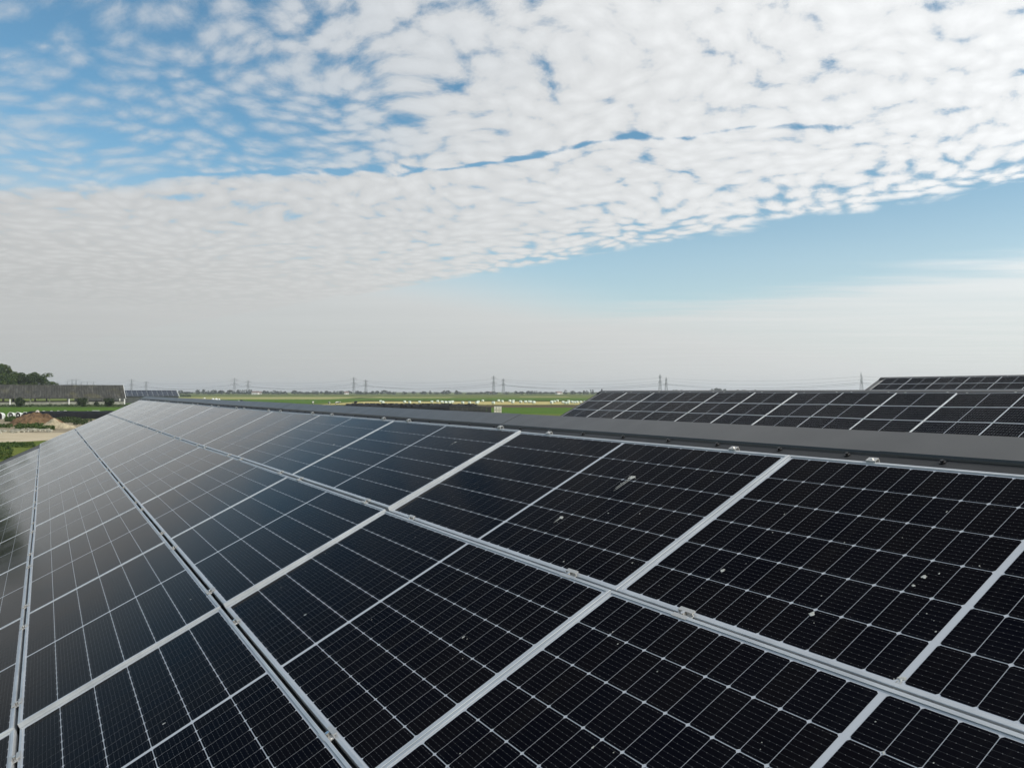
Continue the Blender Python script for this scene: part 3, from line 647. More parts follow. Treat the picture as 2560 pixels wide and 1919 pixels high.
# broken rubble bank between weeds and road
q = random.Random(31); b = MB()
for _ in range(420):
    x = q.uniform(-300, 128); p = ground_at(x, 1071 + (x > -50) * 3 + q.gauss(4 + 2 * math.sin(x * .05), 1.6)); r = q.uniform(.08, .3)
    V = [Vector((q.uniform(.6, 1) * sx * r, q.uniform(.6, 1) * sy * r, q.uniform(.5, .9) * sz_ * r)) + p + Vector((0, 0, r * .35)) for sx in (-1, 1) for sy in (-1, 1) for sz_ in (-1, 1)]
    b.add(V, [(0, 1, 3, 2), (4, 6, 7, 5), (0, 4, 5, 1), (2, 3, 7, 6), (0, 2, 6, 4), (1, 5, 7, 3)])
tag(b.build('rubble_bank', M['grit']), 'pale rubble and clods along the sand road', 'rubble', kind='stuff')

def long_heap(name, p0, p1, width, h, m, seed, label, cat, n=60, k=14, taper=0.12, amp=.22):
    d = (p1 - p0); L_ = d.length; d.normalize(); s = Vector((-d.y, d.x, 0)); V = []; Fc = []
    for i in range(n + 1):
        f = i / n; tp = min(1, f / taper, (1 - f) / taper) ; tp = max(0, tp) ** .5
        for j in range(k + 1):
            g_ = j / k * 2 - 1; z = h * tp * (1 - abs(g_) ** 3.0); pt = p0 + d * (f * L_) + s * (g_ * width / 2)
            z += amp * tp * (1 - abs(g_)) * noise.fractal(pt * .7 + Vector((seed, 0, 0)), 1.0, 2.0, 4) if 0 < j < k else 0
            V.append((pt.x, pt.y, z if 0 < j < k else -0.03))
    for i in range(n):
        for j in range(k): a = i * (k + 1) + j; Fc.append((a, a + 1, a + k + 2, a + k + 1))
    o = obj(name, mesh(name, V, Fc, m)); return tag(o, label, cat)
e = empty('silage_clamp', (0, 0, 0)); tag(e, 'long black sheeted silage heap behind the dirt pile', 'silage heap')
a0, a1 = ground_at(47, 1045.5), ground_at(330, 1045.5)
o = long_heap('sheet', a0, a1, 6.0, 1.62, M['plastic'], 2, None, None); o.parent = e

# the big clamp beyond the ridge: black sheet held by tyres
cl_ = empty('silage_clamp', (0, 0, 0)); tag(cl_, 'wide flat black silage clamp with tyres beyond the near ridge', 'silage clamp')
c0, c1 = at_depth(858, 215), at_depth(1205, 205)
o = long_heap('sheet', c0, c1, 12.0, 2.78, M['plastic'], 8, None, None, 80, 20, 0.06, .03); o.parent = cl_
M['tyre'] = mat('tyre_rubber', (0.035, 0.034, 0.032), 0.8, 0.0, noisy((0.008, 0.008, 0.008), (0.030, 0.029, 0.026), 3), Specular_IOR_Level=0.2)
def torus(b, p, R_, r, n=10, k=5, tilt=None):
    V = []; Fc = []
    for i in range(n):
        a = 2 * math.pi * i / n
        for j in range(k):
            c = 2 * math.pi * j / k; v = Vector(((R_ + r * math.cos(c)) * math.cos(a), (R_ + r * math.cos(c)) * math.sin(a), r * math.sin(c)))
            if tilt: v = tilt @ v
            V.append(v + p)
    for i in range(n):
        for j in range(k): Fc.append((i * k + j, ((i + 1) % n) * k + j, ((i + 1) % n) * k + (j + 1) % k, i * k + (j + 1) % k))
    b.add(V, Fc)
b = MB(); q = random.Random(5); dd = (c1 - c0).normalized(); ss_ = Vector((-dd.y, dd.x, 0))
for _ in range(130):
    f = q.uniform(.03, .97); gg = q.uniform(-.9, .2); tp = min(1, f / .06, (1 - f) / .06) ** .5
    p = c0 + (c1 - c0) * f + ss_ * gg * 6; p.z = 2.78 * tp * (1 - abs(gg) ** 3) + .03
    torus(b, p, .28, .10)
o = b.build('tyres', M['tyre'], cl_); tag(o, kind='stuff')
# stacked tyre and crate wall at its right end and three white boxes
M['crate'] = mat('dark_crate', (0.03, 0.03, 0.03), 0.7, 0.0, noisy((0.015, 0.015, 0.015), (0.07, 0.068, 0.062), 1.5))
M['whitebox'] = mat('cream_box', (0.66, 0.60, 0.48), 0.6, 0.0, noisy((0.55, 0.49, 0.38), (0.72, 0.67, 0.56), 2.0))
M['whitep'] = mat('white_plastic', (0.72, 0.73, 0.70), 0.5, 0.0, noisy((0.6, 0.61, 0.58), (0.78, 0.79, 0.77), 2.0))
for i in range(9):
    px = 1130 + i * 11.6; p = at_depth(px, 172); t = empty('crate_stack', p); hh = 2.95 - i * .03
    for k in range(3): 
        mb = MB(); z0 = k * hh / 3
        mb.box(-.46, .46, -.5, .5, z0 + .02, z0 + hh / 3 - .10); mb.box(-.49, .49, -.53, .53, z0 + hh / 3 - .10, z0 + hh / 3 - .01)
        mb.build('crate', M['crate'], t)
    tag(t, 'stack of dark crates, %s from the left of the row beside the white boxes' % ORD[i], 'crates', 'dark crate stacks at the silage clamp')
for i in range(3):
    p = at_depth(1238.2 + i * 6.4, 168); t = empty('white_box', p)
    bd = MB().box(-.235, .235, -.24, .24, 0.0, 2.80).build('body', M['whitebox'], t); MB().box(-.25, .25, -.255, .255, 2.802, 2.88).build('lid', M['whitep'], t)
    for z in (1.55, 2.1): MB().box(-.15, .15, -.262, -.242, z, z + .05).build('band', M['crate'], bd)
    tag(t, ['left', 'middle', 'right'][i] + ' of three upright cream boxes at the end of the crates', 'box', 'upright cream boxes')

# ------------------------------------------------------------------ calf hutches
M['inside'] = mat('hutch_inside', (0.16, 0.13, 0.10), 0.8, 0.0, noisy((0.08, 0.065, 0.05), (0.24, 0.2, 0.16), 3))
def hutch_meshes():
    n = 14; prof = []; wdt, ht = .60, 1.5
    for i in range(n + 1):
        a = math.pi * i / n; prof.append((wdt * math.cos(a), .75 + (ht - .75) * math.sin(a)))
    prof = [(wdt, 0)] + prof + [(-wdt, 0)]
    outer = [(x, z) for x, z in prof]; inner = [(x * .88, z * .94) for x, z in prof]; V = []; Fc = []
    for y, s in ((-.95, 1), (.95, .86)):
        V += [(x * s, y, z * s) for x, z in outer] + [(x * s, y, z * s) for x, z in inner]
    k = len(prof)
    for i in range(k - 1):
        Fc += [(i, i + 1, 2 * k + i + 1, 2 * k + i), (k + i, 3 * k + i, 3 * k + i + 1, k + i + 1), (i, k + i, k + i + 1, i + 1)]
    Fc.append([2 * k + i for i in range(k)])
    back = mesh('shell', V, Fc, M['whitep'])
    lin = mesh('back_lining', [(x * .88 * .86, .93, z * .94 * .86) for x, z in prof], [list(range(k))], M['inside'])
    bk = MB().tube([(.1, -.99, .62), (.1, -.99, .9)], [.11, .14], 10).mesh('bucket', M['whitep'])
    return back, lin, bk
HM = hutch_meshes()
for i, (px, py) in enumerate([(-12, 1047), (2.5, 1047), (30, 1046.6), (48, 1046.2), (66, 1045.8), (113, 1042), (132, 1041.6), (149, 1041.2), (165, 1040.8), (97, 1042.3)]):
    t = empty('calf_hutch', ground_at(px, py)); t.rotation_euler = (0, 0, 0.22); sh = obj('shell', HM[0], t); obj('back_lining', HM[1], sh)
    if i in (2, 3): obj('bucket', HM[2], t)
    tag(t, ['arched white calf hutch outside the left edge', 'arched white calf hutch cut by the left picture edge', 'arched calf hutch with white bucket, left of the middle pair', 'arched calf hutch with bucket beside the black heap', 'calf hutch half hidden by the black heap',
            'second calf hutch top showing above the black heap', 'third calf hutch top showing above the black heap', 'fourth calf hutch top showing above the black heap', 'last calf hutch top above the black heap', 'first calf hutch top showing above the black heap'][i], 'calf hutch', 'arched calf hutches')
# feed hut with pointed white roof and a white rack
t = empty('feed_hut', ground_at(219.5, 1043.5)); 
MB().box(-.30, .30, -.3, .3, .05, 1.05).build('body', M['crate'], t)
MB().add([(-.36, -.36, 1.052), (.36, -.36, 1.052), (.36, .36, 1.052), (-.36, .36, 1.052), (0, 0, 1.62)], [(0, 3, 2, 1), (0, 1, 4), (1, 2, 4), (2, 3, 4), (3, 0, 4)]).build('roof', M['whitep'], t)
for x in (-.33, .33): MB().box(x - .025, x + .025, -.35, -.302, 0, 1.05).build('post', M['whitep'], t)
tag(t, 'small hut with pointed white roof beside the black heap', 'feed hut')
t = empty('feed_rack', ground_at(240, 1043))
for x in (-1.1, -.4, .3, 1.1): MB().box(x - .035, x + .035, -.04, .04, 0, 1.5).build('post', M['whitep'], t)
MB().box(-.85, .75, -.06, .06, 1.502, 1.62).build('top_board', M['whitep'], t); MB().box(-1.1, 1.1, -.03, .03, .72, .78).build('rail', M['whitep'], t)
MB().box(-1.1, 1.1, .05, .11, .1, 1.3).build('back_board', M['crate'], t)
tag(t, 'white posted feed rack with top board right of the small hut', 'feed rack')
bgk = rock('feed_bag', ground_at(231.5, 1040.5) + Vector((0, -.6, .22)), .36, 8, M['whitep'], 'white bag slumped in front of the feed rack', 'bag')
rock('boulder', ground_at(172.5, 1052.5) + Vector((0, 0, .05)), .16, 12, M['whitep'], 'small white stone among the dark weeds', 'stone')

# ------------------------------------------------------------------ the mossy open-sided barn and the far solar barn
def moss(g, b):
    t = g.node('ShaderNodeTexCoord').outputs['Object']
    v = g.node('ShaderNodeMapping', {'Vector': t, 'Scale': (1.0, 0.22, 0.22)}).outputs[0]
    n1 = g.noise(v, 0.9, 6.0, 0.72); n2 = g.noise(t, 0.16, 3.0, .6)
    c = g.ramp(n1, [(0.28, (0.022, 0.022, 0.020)), (0.50, (0.045, 0.044, 0.038)), (0.74, (0.11, 0.107, 0.095))])
    c = g.mixc(g.m('MULTIPLY', g.ss(n2, 0.5, 0.75), 0.45), c, (0.11, 0.10, 0.045, 1)); g.put(b.inputs['Base Color'], c)
M['mossroof'] = mat('mossy_fibre_cement', (0.08, 0.08, 0.07), 0.9, 0.0, moss, Specular_IOR_Level=0.1)
M['white'] = mat('white_paint', (0.75, 0.75, 0.71), 0.6, 0.0, noisy((0.62, 0.62, 0.57), (0.8, 0.8, 0.77), .8))
M['wallpale'] = mat('pale_render', (0.5, 0.49, 0.42), 0.8, 0.0, noisy((0.15, 0.155, 0.115), (0.33, 0.33, 0.27), .6, 5))
M['beam'] = mat('dark_beam', (0.03, 0.028, 0.024), 0.8)
def open_barn():
    C = at_depth(311.4, 376.0)
    # local frame: x = -W (to the left along the ridge), y = -U (away from us)
    mw = Matrix(((-W.x, -U.x, 0, C.x), (-W.y, -U.y, 0, C.y), (0, 0, 1, 0), (0, 0, 0, 1)))
    L_, hw, ze, zr = 118.0, 13.4, 3.1, 8.95
    e = empty('open_barn', mw=mw); tag(e, 'old open sided barn with mossy grey roof and white gable edge', 'barn')
    for s in (0, 1):
        y0, y1 = (-.5, hw) if s == 0 else (2 * hw + .5, hw); sl = (zr - ze) / hw
        za = ze - .5 * sl; V = []; Fc = []; n = 236
        for i in range(n + 1):
            x = -.4 + (L_ + .8) * i / n; h = .05 * (i % 2)
            V += [(x, y0, za + h), (x, y1, zr + h)]
        for i in range(n): Fc.append((2 * i, 2 * i + 2, 2 * i + 3, 2 * i + 1))
        MB().add(V, Fc).build('roof_slope', M['mossroof'], e)
    MB().prism([(hw - .35, zr - .08), (hw, zr + .16), (hw + .35, zr - .08)], -.5, L_ + .5).build('ridge_cap', M['mossroof'], e)
    sl = (zr - ze) / hw
    for s in (0, 1):
        y0 = -.55 if s == 0 else 2 * hw + .55
        MB().add([(-.58, y0, ze - .55 * sl - .25), (-.42, y0, ze - .55 * sl - .25), (-.42, y0, ze - .55 * sl + .16), (-.58, y0, ze - .55 * sl + .16), (-.58, hw, zr - .25), (-.42, hw, zr - .25), (-.42, hw, zr + .16), (-.58, hw, zr + .16)],
                 [(0, 1, 2, 3), (4, 7, 6, 5), (0, 4, 5, 1), (1, 5, 6, 2), (2, 6, 7, 3), (3, 7, 4, 0)]).build('barge_board', M['white'], e)
    i = 0; x = 0.0
    while x < L_:
        for y in (0.0, 2 * hw):
            big = (i % 3 == 0)
            MB().box(x - (.26 if big else .12), x + (.26 if big else .12), y - .12, y + .12, 0, ze - .05).build('post', M['white'] if big else M['wallpale'], e)
            if x + 7.6 < L_:
                MB().box(x + .3, x + 7.3, y - .08, y + .08, 0, 1.25).build('low_wall', M['wallpale'], e)
                MB().box(x + .3, x + 7.3, y - .10, y + .10, 1.252, 1.55).build('rail', M['beam'], e)
        MB().tube([(x, 0, ze - .2), (x, hw, zr - .5), (x, 2 * hw, ze - .2)], .12, 5).build('rafter', M['beam'], e)
        x += 7.6; i += 1
    for y in (-.14, 2 * hw + .0): MB().box(-.3, L_, y, y + .14, ze - .32, ze - .06).build('eave_beam', M['wallpale'], e)
open_barn()
M['farpanel'] = mat('far_panel_glass', (0.006, 0.008, 0.018), 0.25, 0.0, None, Specular_IOR_Level=0.12)
def far_solar_barn():
    C = at_depth(448, 420.0)
    mw = Matrix(((-W.x, -U.x, 0, C.x), (-W.y, -U.y, 0, C.y), (0, 0, 1, 0), (0, 0, 0, 1))); Li = mw.inverted()
    L_, hw, ze, zr = 48.0, 10.0, 3.45, 6.55; sl = (zr - ze) / hw; tl = math.atan(sl)
    e = empty('far_barn', mw=mw); tag(e, 'low far barn with dark solar roof right of the mossy barn', 'barn')
    MB().add([(0, 0, ze), (L_, 0, ze), (L_, hw, zr), (0, hw, zr)], [(0, 1, 2, 3)]).build('roof_slope', M['sheet'], e)
    MB().add([(0, 2 * hw, ze), (L_, 2 * hw, ze), (L_, hw, zr), (0, hw, zr)], [(0, 3, 2, 1)]).build('roof_slope', M['sheet'], e)
    for y in (.4, 2 * hw - .5): MB().box(.4, L_ - .4, y, y + .1, 0, ze + .05).build('wall', M['wallgreen'], e)
    for x in (.3, L_ - .4): MB().prism([(.5, 0), (2 * hw - .5, 0), (2 * hw - .5, ze), (hw, zr - .15), (.5, ze)], x, x + .1).build('gable_wall', M['wallgreen'], e)
    for s in (0, 1):
        y0 = -.05 if s == 0 else 2 * hw + .05
        MB().add([(-.22, y0, ze - .25), (-.02, y0, ze - .25), (-.02, y0, ze + .2), (-.22, y0, ze + .2), (-.22, hw, zr - .25), (-.02, hw, zr - .25), (-.02, hw, zr + .2), (-.22, hw, zr + .2)],
                 [(0, 1, 2, 3), (4, 7, 6, 5), (0, 4, 5, 1), (1, 5, 6, 2), (2, 6, 7, 3), (3, 7, 4, 0)]).build('barge_board', M['white'], e)
    MB().prism([(hw - .3, zr - .05), (hw, zr + .1), (hw + .3, zr - .05)], 0, L_).build('ridge_cap', M['screw'], e)
    b = MB().box(-1.02, 1.02, -.82, .82, .0, .05); lam = b.mesh('solar_module', M['farpanel'])
    fr = MB()
    for x in (-1.06, 1.02): fr.box(x, x + .04, -.86, .86, .0, .055)
    for y in (-.86, .82): fr.box(-1.02, 1.02, y, y + .04, .0, .055)
    frm = fr.mesh('frame', M['alu'])
    for c in range(18):
        for r in range(5):
            y = (1.1 + r * 1.88) * math.cos(tl); 
            m_ = mw @ Matrix.Translation((1.5 + c * 2.42, y, ze + y * sl + .12)) @ Matrix.Rotation(tl, 4, 'X') @ Matrix.Rotation(rnd.uniform(-.01, .01), 4, 'Y')
            p = empty('solar_module', mw=m_); obj('laminate', lam, p); obj('frame', frm, p)
            tag(p, 'dark panel on low far barn, %s row up, %s column from white edge' % (ORD[r], ORD[c]), 'solar panel', 'solar panels on the low far barn')
far_solar_barn()

# ------------------------------------------------------------------ wrapped bales, cows
M['bale'] = mat('bale_wrap', (0.55, 0.62, 0.52), 0.42, 0.0, noisy((0.46, 0.54, 0.44), (0.66, 0.71, 0.63), 1.5))
def bale_mesh():
    n = 20; b = MB(); rr = [(.0, -.60), (.50, -.60), (.585, -.55), (.61, -.45), (.615, 0), (.61, .45), (.585, .55), (.50, .60), (.0, .60)]; V = []; Fc = []
    for r_, x in rr:
        for k in range(n):
            a = 2 * math.pi * k / n; V.append((x, r_ * math.cos(a), max(.61 + r_ * math.sin(a), .02)))
    for i in range(len(rr) - 1):
        for k in range(n): Fc.append((i * n + k, i * n + (k + 1) % n, (i + 1) * n + (k + 1) % n, (i + 1) * n + k))
    return mesh('bale', V, Fc, M['bale'], True)
BL = bale_mesh()
bales = [(951.3, 1005.7), (956.8, 1008.5), (1011.4, 1006.8), (1024.4, 1008), (1049, 1008), (1079.8, 1006.8), (1094.3, 1005.6), (1105, 1007.5), (1114, 1008.5), (1123, 1008.5), (1127.8, 1008.2), (1131.4, 1007), (1156.8, 1009),
         (1174, 1009), (1192.5, 1009.7), (1195.5, 1006.5), (1206.7, 1004), (1233.3, 1009.7), (1246.6, 1004.2), (1255.7, 1005.4), (1274.5, 1004.6), (1283.5, 1003.6), (1282, 1008), (1301.7, 1006.8), (1313.9, 1007), (1323, 1006.8),
         (1327.3, 1006.7), (1334.8, 1008.7), (1379, 1009), (1386.2, 1005.8), (1393.6, 1003.9), (1407.6, 1008.2), (1414.4, 1010), (1420, 1010), (1421.4, 1005), (1430, 1007.5), (1437, 1008.3), (1442.8, 1007.5), (1379.3, 1006.6), (1452, 1008), (1462, 1006.5)]
bales.sort()
for i, (px, py) in enumerate(bales):
    o = obj('wrapped_bale', BL, loc=ground_at(px, py + .4)); o.rotation_euler = (0, 0, rnd.uniform(-.9, .9)); s = rnd.uniform(1.0, 1.14); o.scale = (s, s, s)
    tag(o, 'pale green wrapped bale on the stubble field, %s from the left' % (ORD[i] if i < len(ORD) else ('%s from the right, not counted' % ORD[len(bales) - 1 - i]).replace(', not counted', '') ), 'bale', 'wrapped bales on the stubble field')
    if i >= len(ORD): o['label'] = 'pale green wrapped bale on the stubble field, %s from the right' % ORD[len(bales) - 1 - i]
def cow_coat(g, b):
    t = g.node('ShaderNodeTexCoord').outputs['Object']; n = g.noise(t, 1.5, 2.0, .5)
    g.put(b.inputs['Base Color'], g.mixc(g.ss(n, .47, .51), (0.012, 0.011, 0.010, 1), (0.7, 0.68, 0.62, 1)))
M['cow'] = mat('cow_coat', (.5, .5, .5), .8, 0, cow_coat)
def cow_mesh():
    J = [(0, 0, 1.12, .30), (.55, 0, 1.14, .33), (-.55, 0, 1.18, .30), (-.8, 0, 1.16, .22), (.88, 0, 1.18, .24), (1.15, 0, 1.30, .15), (1.38, 0, 1.36, .13), (1.62, 0, 1.22, .085),
         (.72, .2, .85, .11), (.72, .2, .45, .07), (.74, .2, .05, .06), (.72, -.2, .85, .11), (.62, -.2, .45, .07), (.58, -.2, .05, .06),
         (-.7, .22, .85, .13), (-.62, .22, .62, .08), (-.78, .22, .40, .06), (-.74, .22, .05, .06), (-.7, -.22, .85, .13), (-.55, -.22, .62, .08), (-.70, -.22, .40, .06), (-.66, -.22, .05, .06),
         (-1.0, 0, 1.2, .04), (-1.06, 0, .75, .03), (-.35, 0, .82, .14), (1.36, .17, 1.44, .04), (1.36, -.17, 1.44, .04)]
    E_ = [(0, 1), (0, 2), (2, 3), (1, 4), (4, 5), (5, 6), (6, 7), (1, 8), (8, 9), (9, 10), (1, 11), (11, 12), (12, 13), (2, 14), (14, 15), (15, 16), (16, 17), (2, 18), (18, 19), (19, 20), (20, 21), (3, 22), (22, 23), (2, 24), (6, 25), (6, 26)]
    me = bpy.data.meshes.new('cow'); me.from_pydata([j[:3] for j in J], E_, []); o = bpy.data.objects.new('cow_tmp', me); col.objects.link(o)
    md = o.modifiers.new('skin', 'SKIN'); me.skin_vertices[0].data[0].use_root = True
    for i, j in enumerate(J): me.skin_vertices[0].data[i].radius = (j[3], j[3])
    o.modifiers.new('sub', 'SUBSURF').levels = 1
    dg = bpy.context.evaluated_depsgraph_get(); out = bpy.data.meshes.new_from_object(o.evaluated_get(dg)); bpy.data.objects.remove(o)
    out.name = 'cow'; out.materials.clear(); out.materials.append(M['cow']); return out
CM = cow_mesh()
for i, (px, py, rz, sc, lab) in enumerate([(782, 1010.5, 1.5, 1.0, 'dark cow seen end on, leftmost of the three by the ridge'), (823, 1011.5, 2.0, 1.0, 'black and white cow in the middle of the three by the ridge'), (843, 1011.5, 0.3, 1.0, 'black and white cow with raised head, right of the three')]):
    o = obj('cow', CM, loc=ground_at(px, py)); o.rotation_euler = (0, 0, rz); o.scale = (sc,) * 3; tag(o, lab, 'cow', 'cows on the meadow')
# white rubble and dark stuff on the field just over the ridge
for i, (px, py, r, m, lab) in enumerate([(533, 998.5, 1.1, 'whitep', 'left lump of white wrapped waste beyond the ridge'), (541, 999, 1.3, 'whitep', 'middle lump of white wrapped waste beyond the ridge'), (548, 999.4, 1.0, 'whitep', 'right lump of white wrapped waste beyond the ridge'),
        (511, 996.2, 1.0, 'whitep', 'small white lump at the foot of the dark brush'), (604, 1003.5, 1.3, 'plastic', 'black plastic bundle lying beyond the ridge'), (597, 1003.8, .8, 'whitep', 'grey white sack beside the black bundle'), (889, 1007, 1.2, 'plastic', 'small black heap left of the silage clamp')]):
    rock('field_lump', ground_at(px, py) + Vector((0, 0, .3)), r, i * 3.3, M[m], lab, 'lump')

# ------------------------------------------------------------------ far tree line and farmhouses
FT = []
for k in range(5):
    q = random.Random(60 + k); cs = crown_centres(q, 10, 4.6, .6, 26, 1.9); b = MB(); leaf_quads(b, cs, 420, 1.5, q)
    b.tube([(0, 0, 0), (0, 0, 6)], [.35, .12], 5); FT.append(b.mesh('far_tree', M['farleaf']))
tl_ = [(452, 975, 7), (469, 978.6, 12), (496, 974, 7), (509.5, 973.2, 6), (524, 976, 8), (535.5, 974.3, 9), (553, 975, 9), (574.5, 974.3, 10), (597.7, 974.3, 8), (612, 973.8, 8), (626, 973.5, 7), (660.6, 975.7, 5), (668.6, 977, 5),
       (684.5, 975.7, 9), (699, 976.4, 8), (712, 977.6, 7), (736.6, 975.7, 8), (750.6, 978, 8), (769, 979, 10), (785, 976.4, 7), (792.6, 977, 5), (803.4, 977.6, 4), (815, 976.4, 7), (824, 978.6, 6), (839, 976.4, 7), (853, 976.4, 9),
       (872, 976.7, 8), (892, 976.4, 7), (901, 978, 6), (914, 978, 7), (931.5, 977, 7), (943, 976.4, 6), (960.4, 975, 10), (975, 978, 6), (986, 978.3, 5), (1010, 978.3, 7), (1033.8, 978, 6), (1061, 977.6, 8), (1075.7, 976, 3), (1090, 979, 8),
       (1110, 975.6, 7), (1120, 975.3, 7), (1140, 975, 5), (1148, 979, 8), (1174, 980.8, 10), (1191.5, 980, 7), (1203, 979, 6), (1219, 977.6, 7), (1235, 978, 10), (1268, 978.6, 6), (1289.7, 977, 6), (1304, 978, 8), (1320, 976.7, 7),
       (1328.8, 977, 6), (1338.9, 976.4, 5), (1350.5, 978.6, 7), (1365, 979.3, 7), (1379, 980, 8), (1396, 980.8, 8), (1413.4, 974.3, 5), (1431.5, 976.4, 8), (1448.8, 978.6, 6), (1459, 975.7, 4), (1467.6, 975.7, 4), (1480, 972.8, 5), (1492, 980, 8),
       (1684, 974, 5), (1692, 973.5, 5), (1704, 974.4, 5), (1784, 970.6, 7), (1791, 969.2, 8), (1799, 970.6, 7), (1811, 972, 6), (1845, 974, 6), (1859, 973.4, 6), (1888, 973.0, 4)]
for i, (px, py, hw) in enumerate(tl_):
    D = 1700 + rnd.uniform(-60, 90); h = H + (978.4 - py) / F * D; w_ = hw / F * D
    o = obj('far_tree', FT[i % 5], loc=at_depth(px, D)); o.scale = (w_ / 4.9 * 1.15, w_ / 4.9 * 1.15, max(h, 3) / 10.0); o.rotation_euler = (0, 0, rnd.uniform(0, 6))
    tag(o, 'hazy tree in the far tree line on the horizon', 'tree', 'hazy trees in the far tree line')
b = MB(); q = random.Random(77)
for _ in range(900):
    px = q.uniform(-1500, 3300); D = 1760 + q.uniform(0, 350); p = at_depth(px, D)
    hh = (2.2 + 2.2 * noise.noise(Vector((px * .012, 0, 3)))) * 1.6
    leaf_quads(b, [(p + Vector((0, 0, hh * .5)), hh * .75)], 14, 1.7, q, .8)
tag(b.build('far_hedge', M['farleaf']), 'continuous low hazy wood and hedges along the horizon', 'far wood', kind='stuff')
M['house'] = mat('far_house_wall', (.68, .66, .62), .7); M['tile'] = mat('far_house_roof', (.16, .10, .08), .8); M['pane'] = mat('far_window', (.03, .035, .04), .2)
for i, (px, D, L_, h, lab) in enumerate([(638, 1650, 13, 4.2, 'white far farmhouse with low roof in the tree line gap'), (649, 1665, 9, 3.6, 'smaller white far shed right of the farmhouse'), (866, 1660, 9, 3.5, 'small white far house below the trees left of a pylon'), (1227, 1660, 5, 3.4, 'tiny white far house below the trees near the middle pylons'),
        (1397, 1660, 16, 3.4, 'long low far barn in front of the horizon trees')]):
    t = empty('far_house', at_depth(px, D)); t.rotation_euler = (0, 0, .2 * i)
    wl = MB().box(-L_ / 2, L_ / 2, -3.5, 3.5, 0, h).build('wall', M['house'], t); MB().prism([(-3.9, h - .1), (3.9, h - .1), (0, h + 2.6)], -L_ / 2 - .3, L_ / 2 + .3).build('roof', M['tile'], t)
    for x in (-L_ / 4, L_ / 4): MB().box(x - .6, x + .6, -3.56, -3.502, 1, 2.3).build('window', M['pane'], wl)
    tag(t, lab, 'house', 'far farm buildings')

# ------------------------------------------------------------------ pylons and cables
M['galv'] = mat('galvanised_steel', (0.16, 0.165, 0.17), 0.6, 0.3); M['wire'] = mat('cable', (0.06, 0.06, 0.065), 0.6, 0.2)
def pylon_meshes(h, arm1, arm2, z1, z2):
    def wd(z): return 3.1 + (0.75 - 3.1) * min(1, (z / (z2)) ** .75)
    zs = [0, h * .13, h * .25, h * .36, h * .46, h * .55, h * .63, z1, (z1 + z2) / 2, z2]; t = .20; b = MB(); br = MB()
    for sx in (-1, 1):
        for sy in (-1, 1): b.tube([(sx * wd(z), sy * wd(z), z) for z in zs] + [(0, 0, h)], t, 4)
    for i in range(len(zs) - 1):
        za, zb = zs[i], zs[i + 1]; a, c = wd(za), wd(zb)
        for s in (-1, 1):
            br.tube([(-a, s * a, za), (c, s * c, zb)], .09, 4); br.tube([(a, s * a, za), (-c, s * c, zb)], .09, 4); br.tube([(s * a, -a, za), (s * c, c, zb)], .09, 4); br.tube([(s * a, a, za), (s * c, -c, zb)], .09, 4)
            br.tube([(-c, s * c, zb), (c, s * c, zb)], .09, 4)
    arms = []; ins = []
    for L_, z in ((arm1, z1), (arm2, z2)):
        ar = MB(); c = wd(z)
        for s in (-1, 1):
            for sy in (-1, 1): ar.tube([(s * c, sy * c, z), (s * L_, 0, z + .2)], .14, 4); ar.tube([(s * c, sy * c, z + 2.0), (s * L_, 0, z + .2)], .12, 4)
            for f in (.3, .6): ar.tube([(s * (c + (L_ - c) * f), 0, z), (s * (c + (L_ - c) * f), 0, z + 2.0 * (1 - f))], .09, 4)
            for f in (1.0, .52): ins.append((s * L_ * f, z))
        arms.append(ar.mesh('crossarm', M['galv']))
    im = MB()
    im.tube([(0, 0, 0), (0, 0, -2.6)], .13, 5)
    return b.mesh('legs', M['galv']), br.mesh('bracing', M['galv']), arms, ins, im.mesh('insulator', M['wire'])
PY = [pylon_meshes(37.5, 12.5, 11.0, 23.0, 33.0), pylon_meshes(32.5, 9.5, 8.0, 21.0, 28.8)]
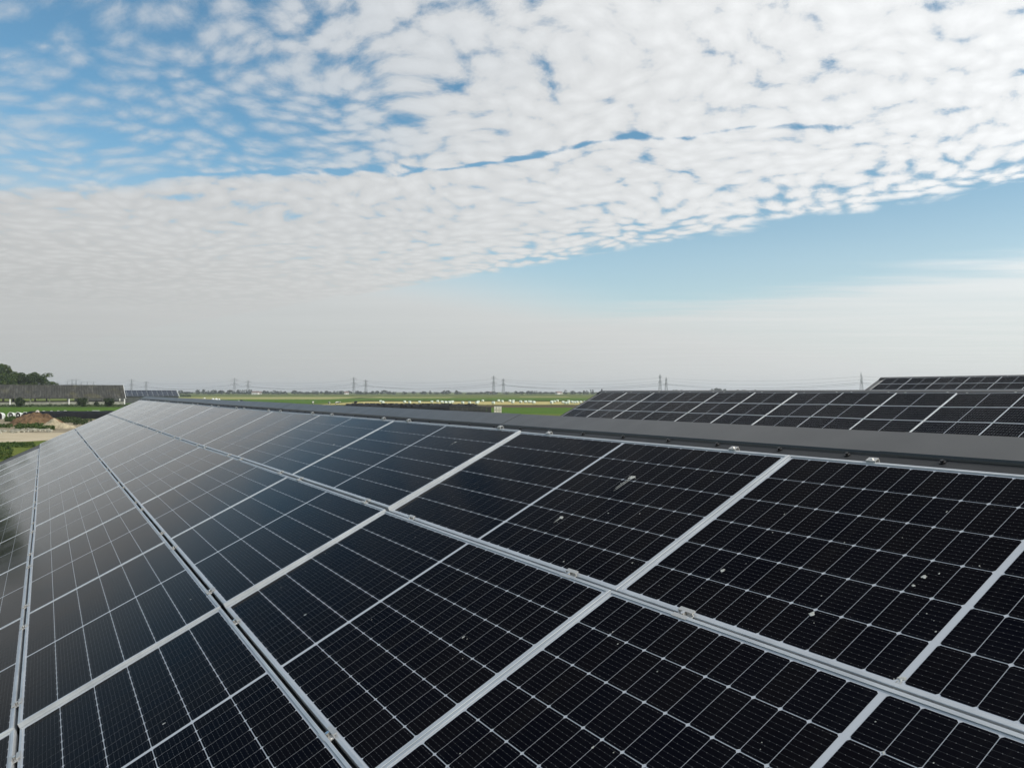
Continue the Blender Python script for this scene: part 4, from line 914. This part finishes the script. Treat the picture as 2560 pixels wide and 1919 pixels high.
def pylon_line(a, x0, e_, b_, kind, i0, i1, names):
    ms = PY[kind]; dirv = Vector((e_, -b_, 0)).normalized(); rz = math.atan2(dirv.y, dirv.x) + math.pi / 2; tops = []
    side = Vector((math.cos(rz), math.sin(rz), 0))
    for i in range(i0, i1):
        p = Vector((x0 + e_ * i, a - b_ * i, 0)); t = empty('electricity_pylon', p); t.rotation_euler = (0, 0, rz)
        obj('legs', ms[0], t); obj('bracing', ms[1], t)
        ca = [obj('crossarm', m_, t) for m_ in ms[2]]
        for k_, (x, z) in enumerate(ms[3]): obj('insulator', ms[4], ca[k_ // 4], loc=(x, 0, z + .1))
        tops.append(p); tag(t, names + ', %s from the left end of its line' % ORD[i - i0], 'pylon', 'pylons of the two power lines')
    hts = [(x, z - 2.5, n) for (x, z), n in zip(ms[3], ['left tip of the lower arm', 'inner left of the lower arm', 'right tip of the lower arm', 'inner right of the lower arm', 'left tip of the upper arm', 'inner left of the upper arm', 'right tip of the upper arm', 'inner right of the upper arm'])]
    for (x, z, n) in hts[:8]:
        if 'inner' in n and 'upper' in n: continue
        pts = []
        for k in range(len(tops) - 1):
            A, B = tops[k] + side * x, tops[k + 1] + side * x
            for j in range(14):
                f = j / 14; pts.append(A.lerp(B, f) + Vector((0, 0, z - 8.5 * 4 * f * (1 - f) * (1 if z < 28 else .8))))
        pts.append(tops[-1] + side * x + Vector((0, 0, z)))
        tag(MB().tube(pts, .05, 4).build('power_cable', M['wire']), 'sagging %s power cable on the %s' % (['taller', 'shorter'][kind] + ' line', n), 'cable', 'cables of the two power lines')
pylon_line(1970, -937.7, 300.6, 135.1, 0, -2, 7, 'taller lattice pylon of the nearer line')
pylon_line(2011, -920.4, 301.0, 135.1, 1, -2, 7, 'shorter lattice pylon of the farther line')
for i, (px, py, D, k) in enumerate([(180, 946.5, 2500, 0), (190, 945.5, 2350, 0), (218, 951.5, 2700, 0), (234, 952.5, 2750, 1), (168, 951, 2800, 1), (203, 952, 2750, 1)]):
    ms = PY[k]; t = empty('electricity_pylon', at_depth(px, D)); t.rotation_euler = (0, 0, .35); sz = (H + (978.4 - py) / F * D) / (37.5, 32.5)[k]; t.scale = (1.15, 1.15, sz)
    obj('legs', ms[0], t); obj('bracing', ms[1], t)
    for m_ in ms[2]: obj('crossarm', m_, t)
    tag(t, 'faint far pylon above the mossy barn ridge, %s of the cluster from the left' % ORD[[1, 2, 4, 5, 0, 3][i]], 'pylon', 'faint pylons above the mossy barn')

# ------------------------------------------------------------------ haze over the polder
hz = bpy.data.materials.new('haze_air'); hz.use_nodes = True; hz.node_tree.nodes.clear(); gg = NG(hz.node_tree)
pv = gg.node('ShaderNodeVolumePrincipled', {'Color': (0.90, 0.95, 1.0, 1), 'Density': 0.00015, 'Anisotropy': 0.25}); gg.node('ShaderNodeOutputMaterial', {'Volume': pv.outputs[0]})
hb = MB().box(-4500, 4500, -3000, 5200, -1.0, 48.0).build('haze', hz); tag(hb, 'thin pale haze over the flat land', 'haze', kind='stuff')
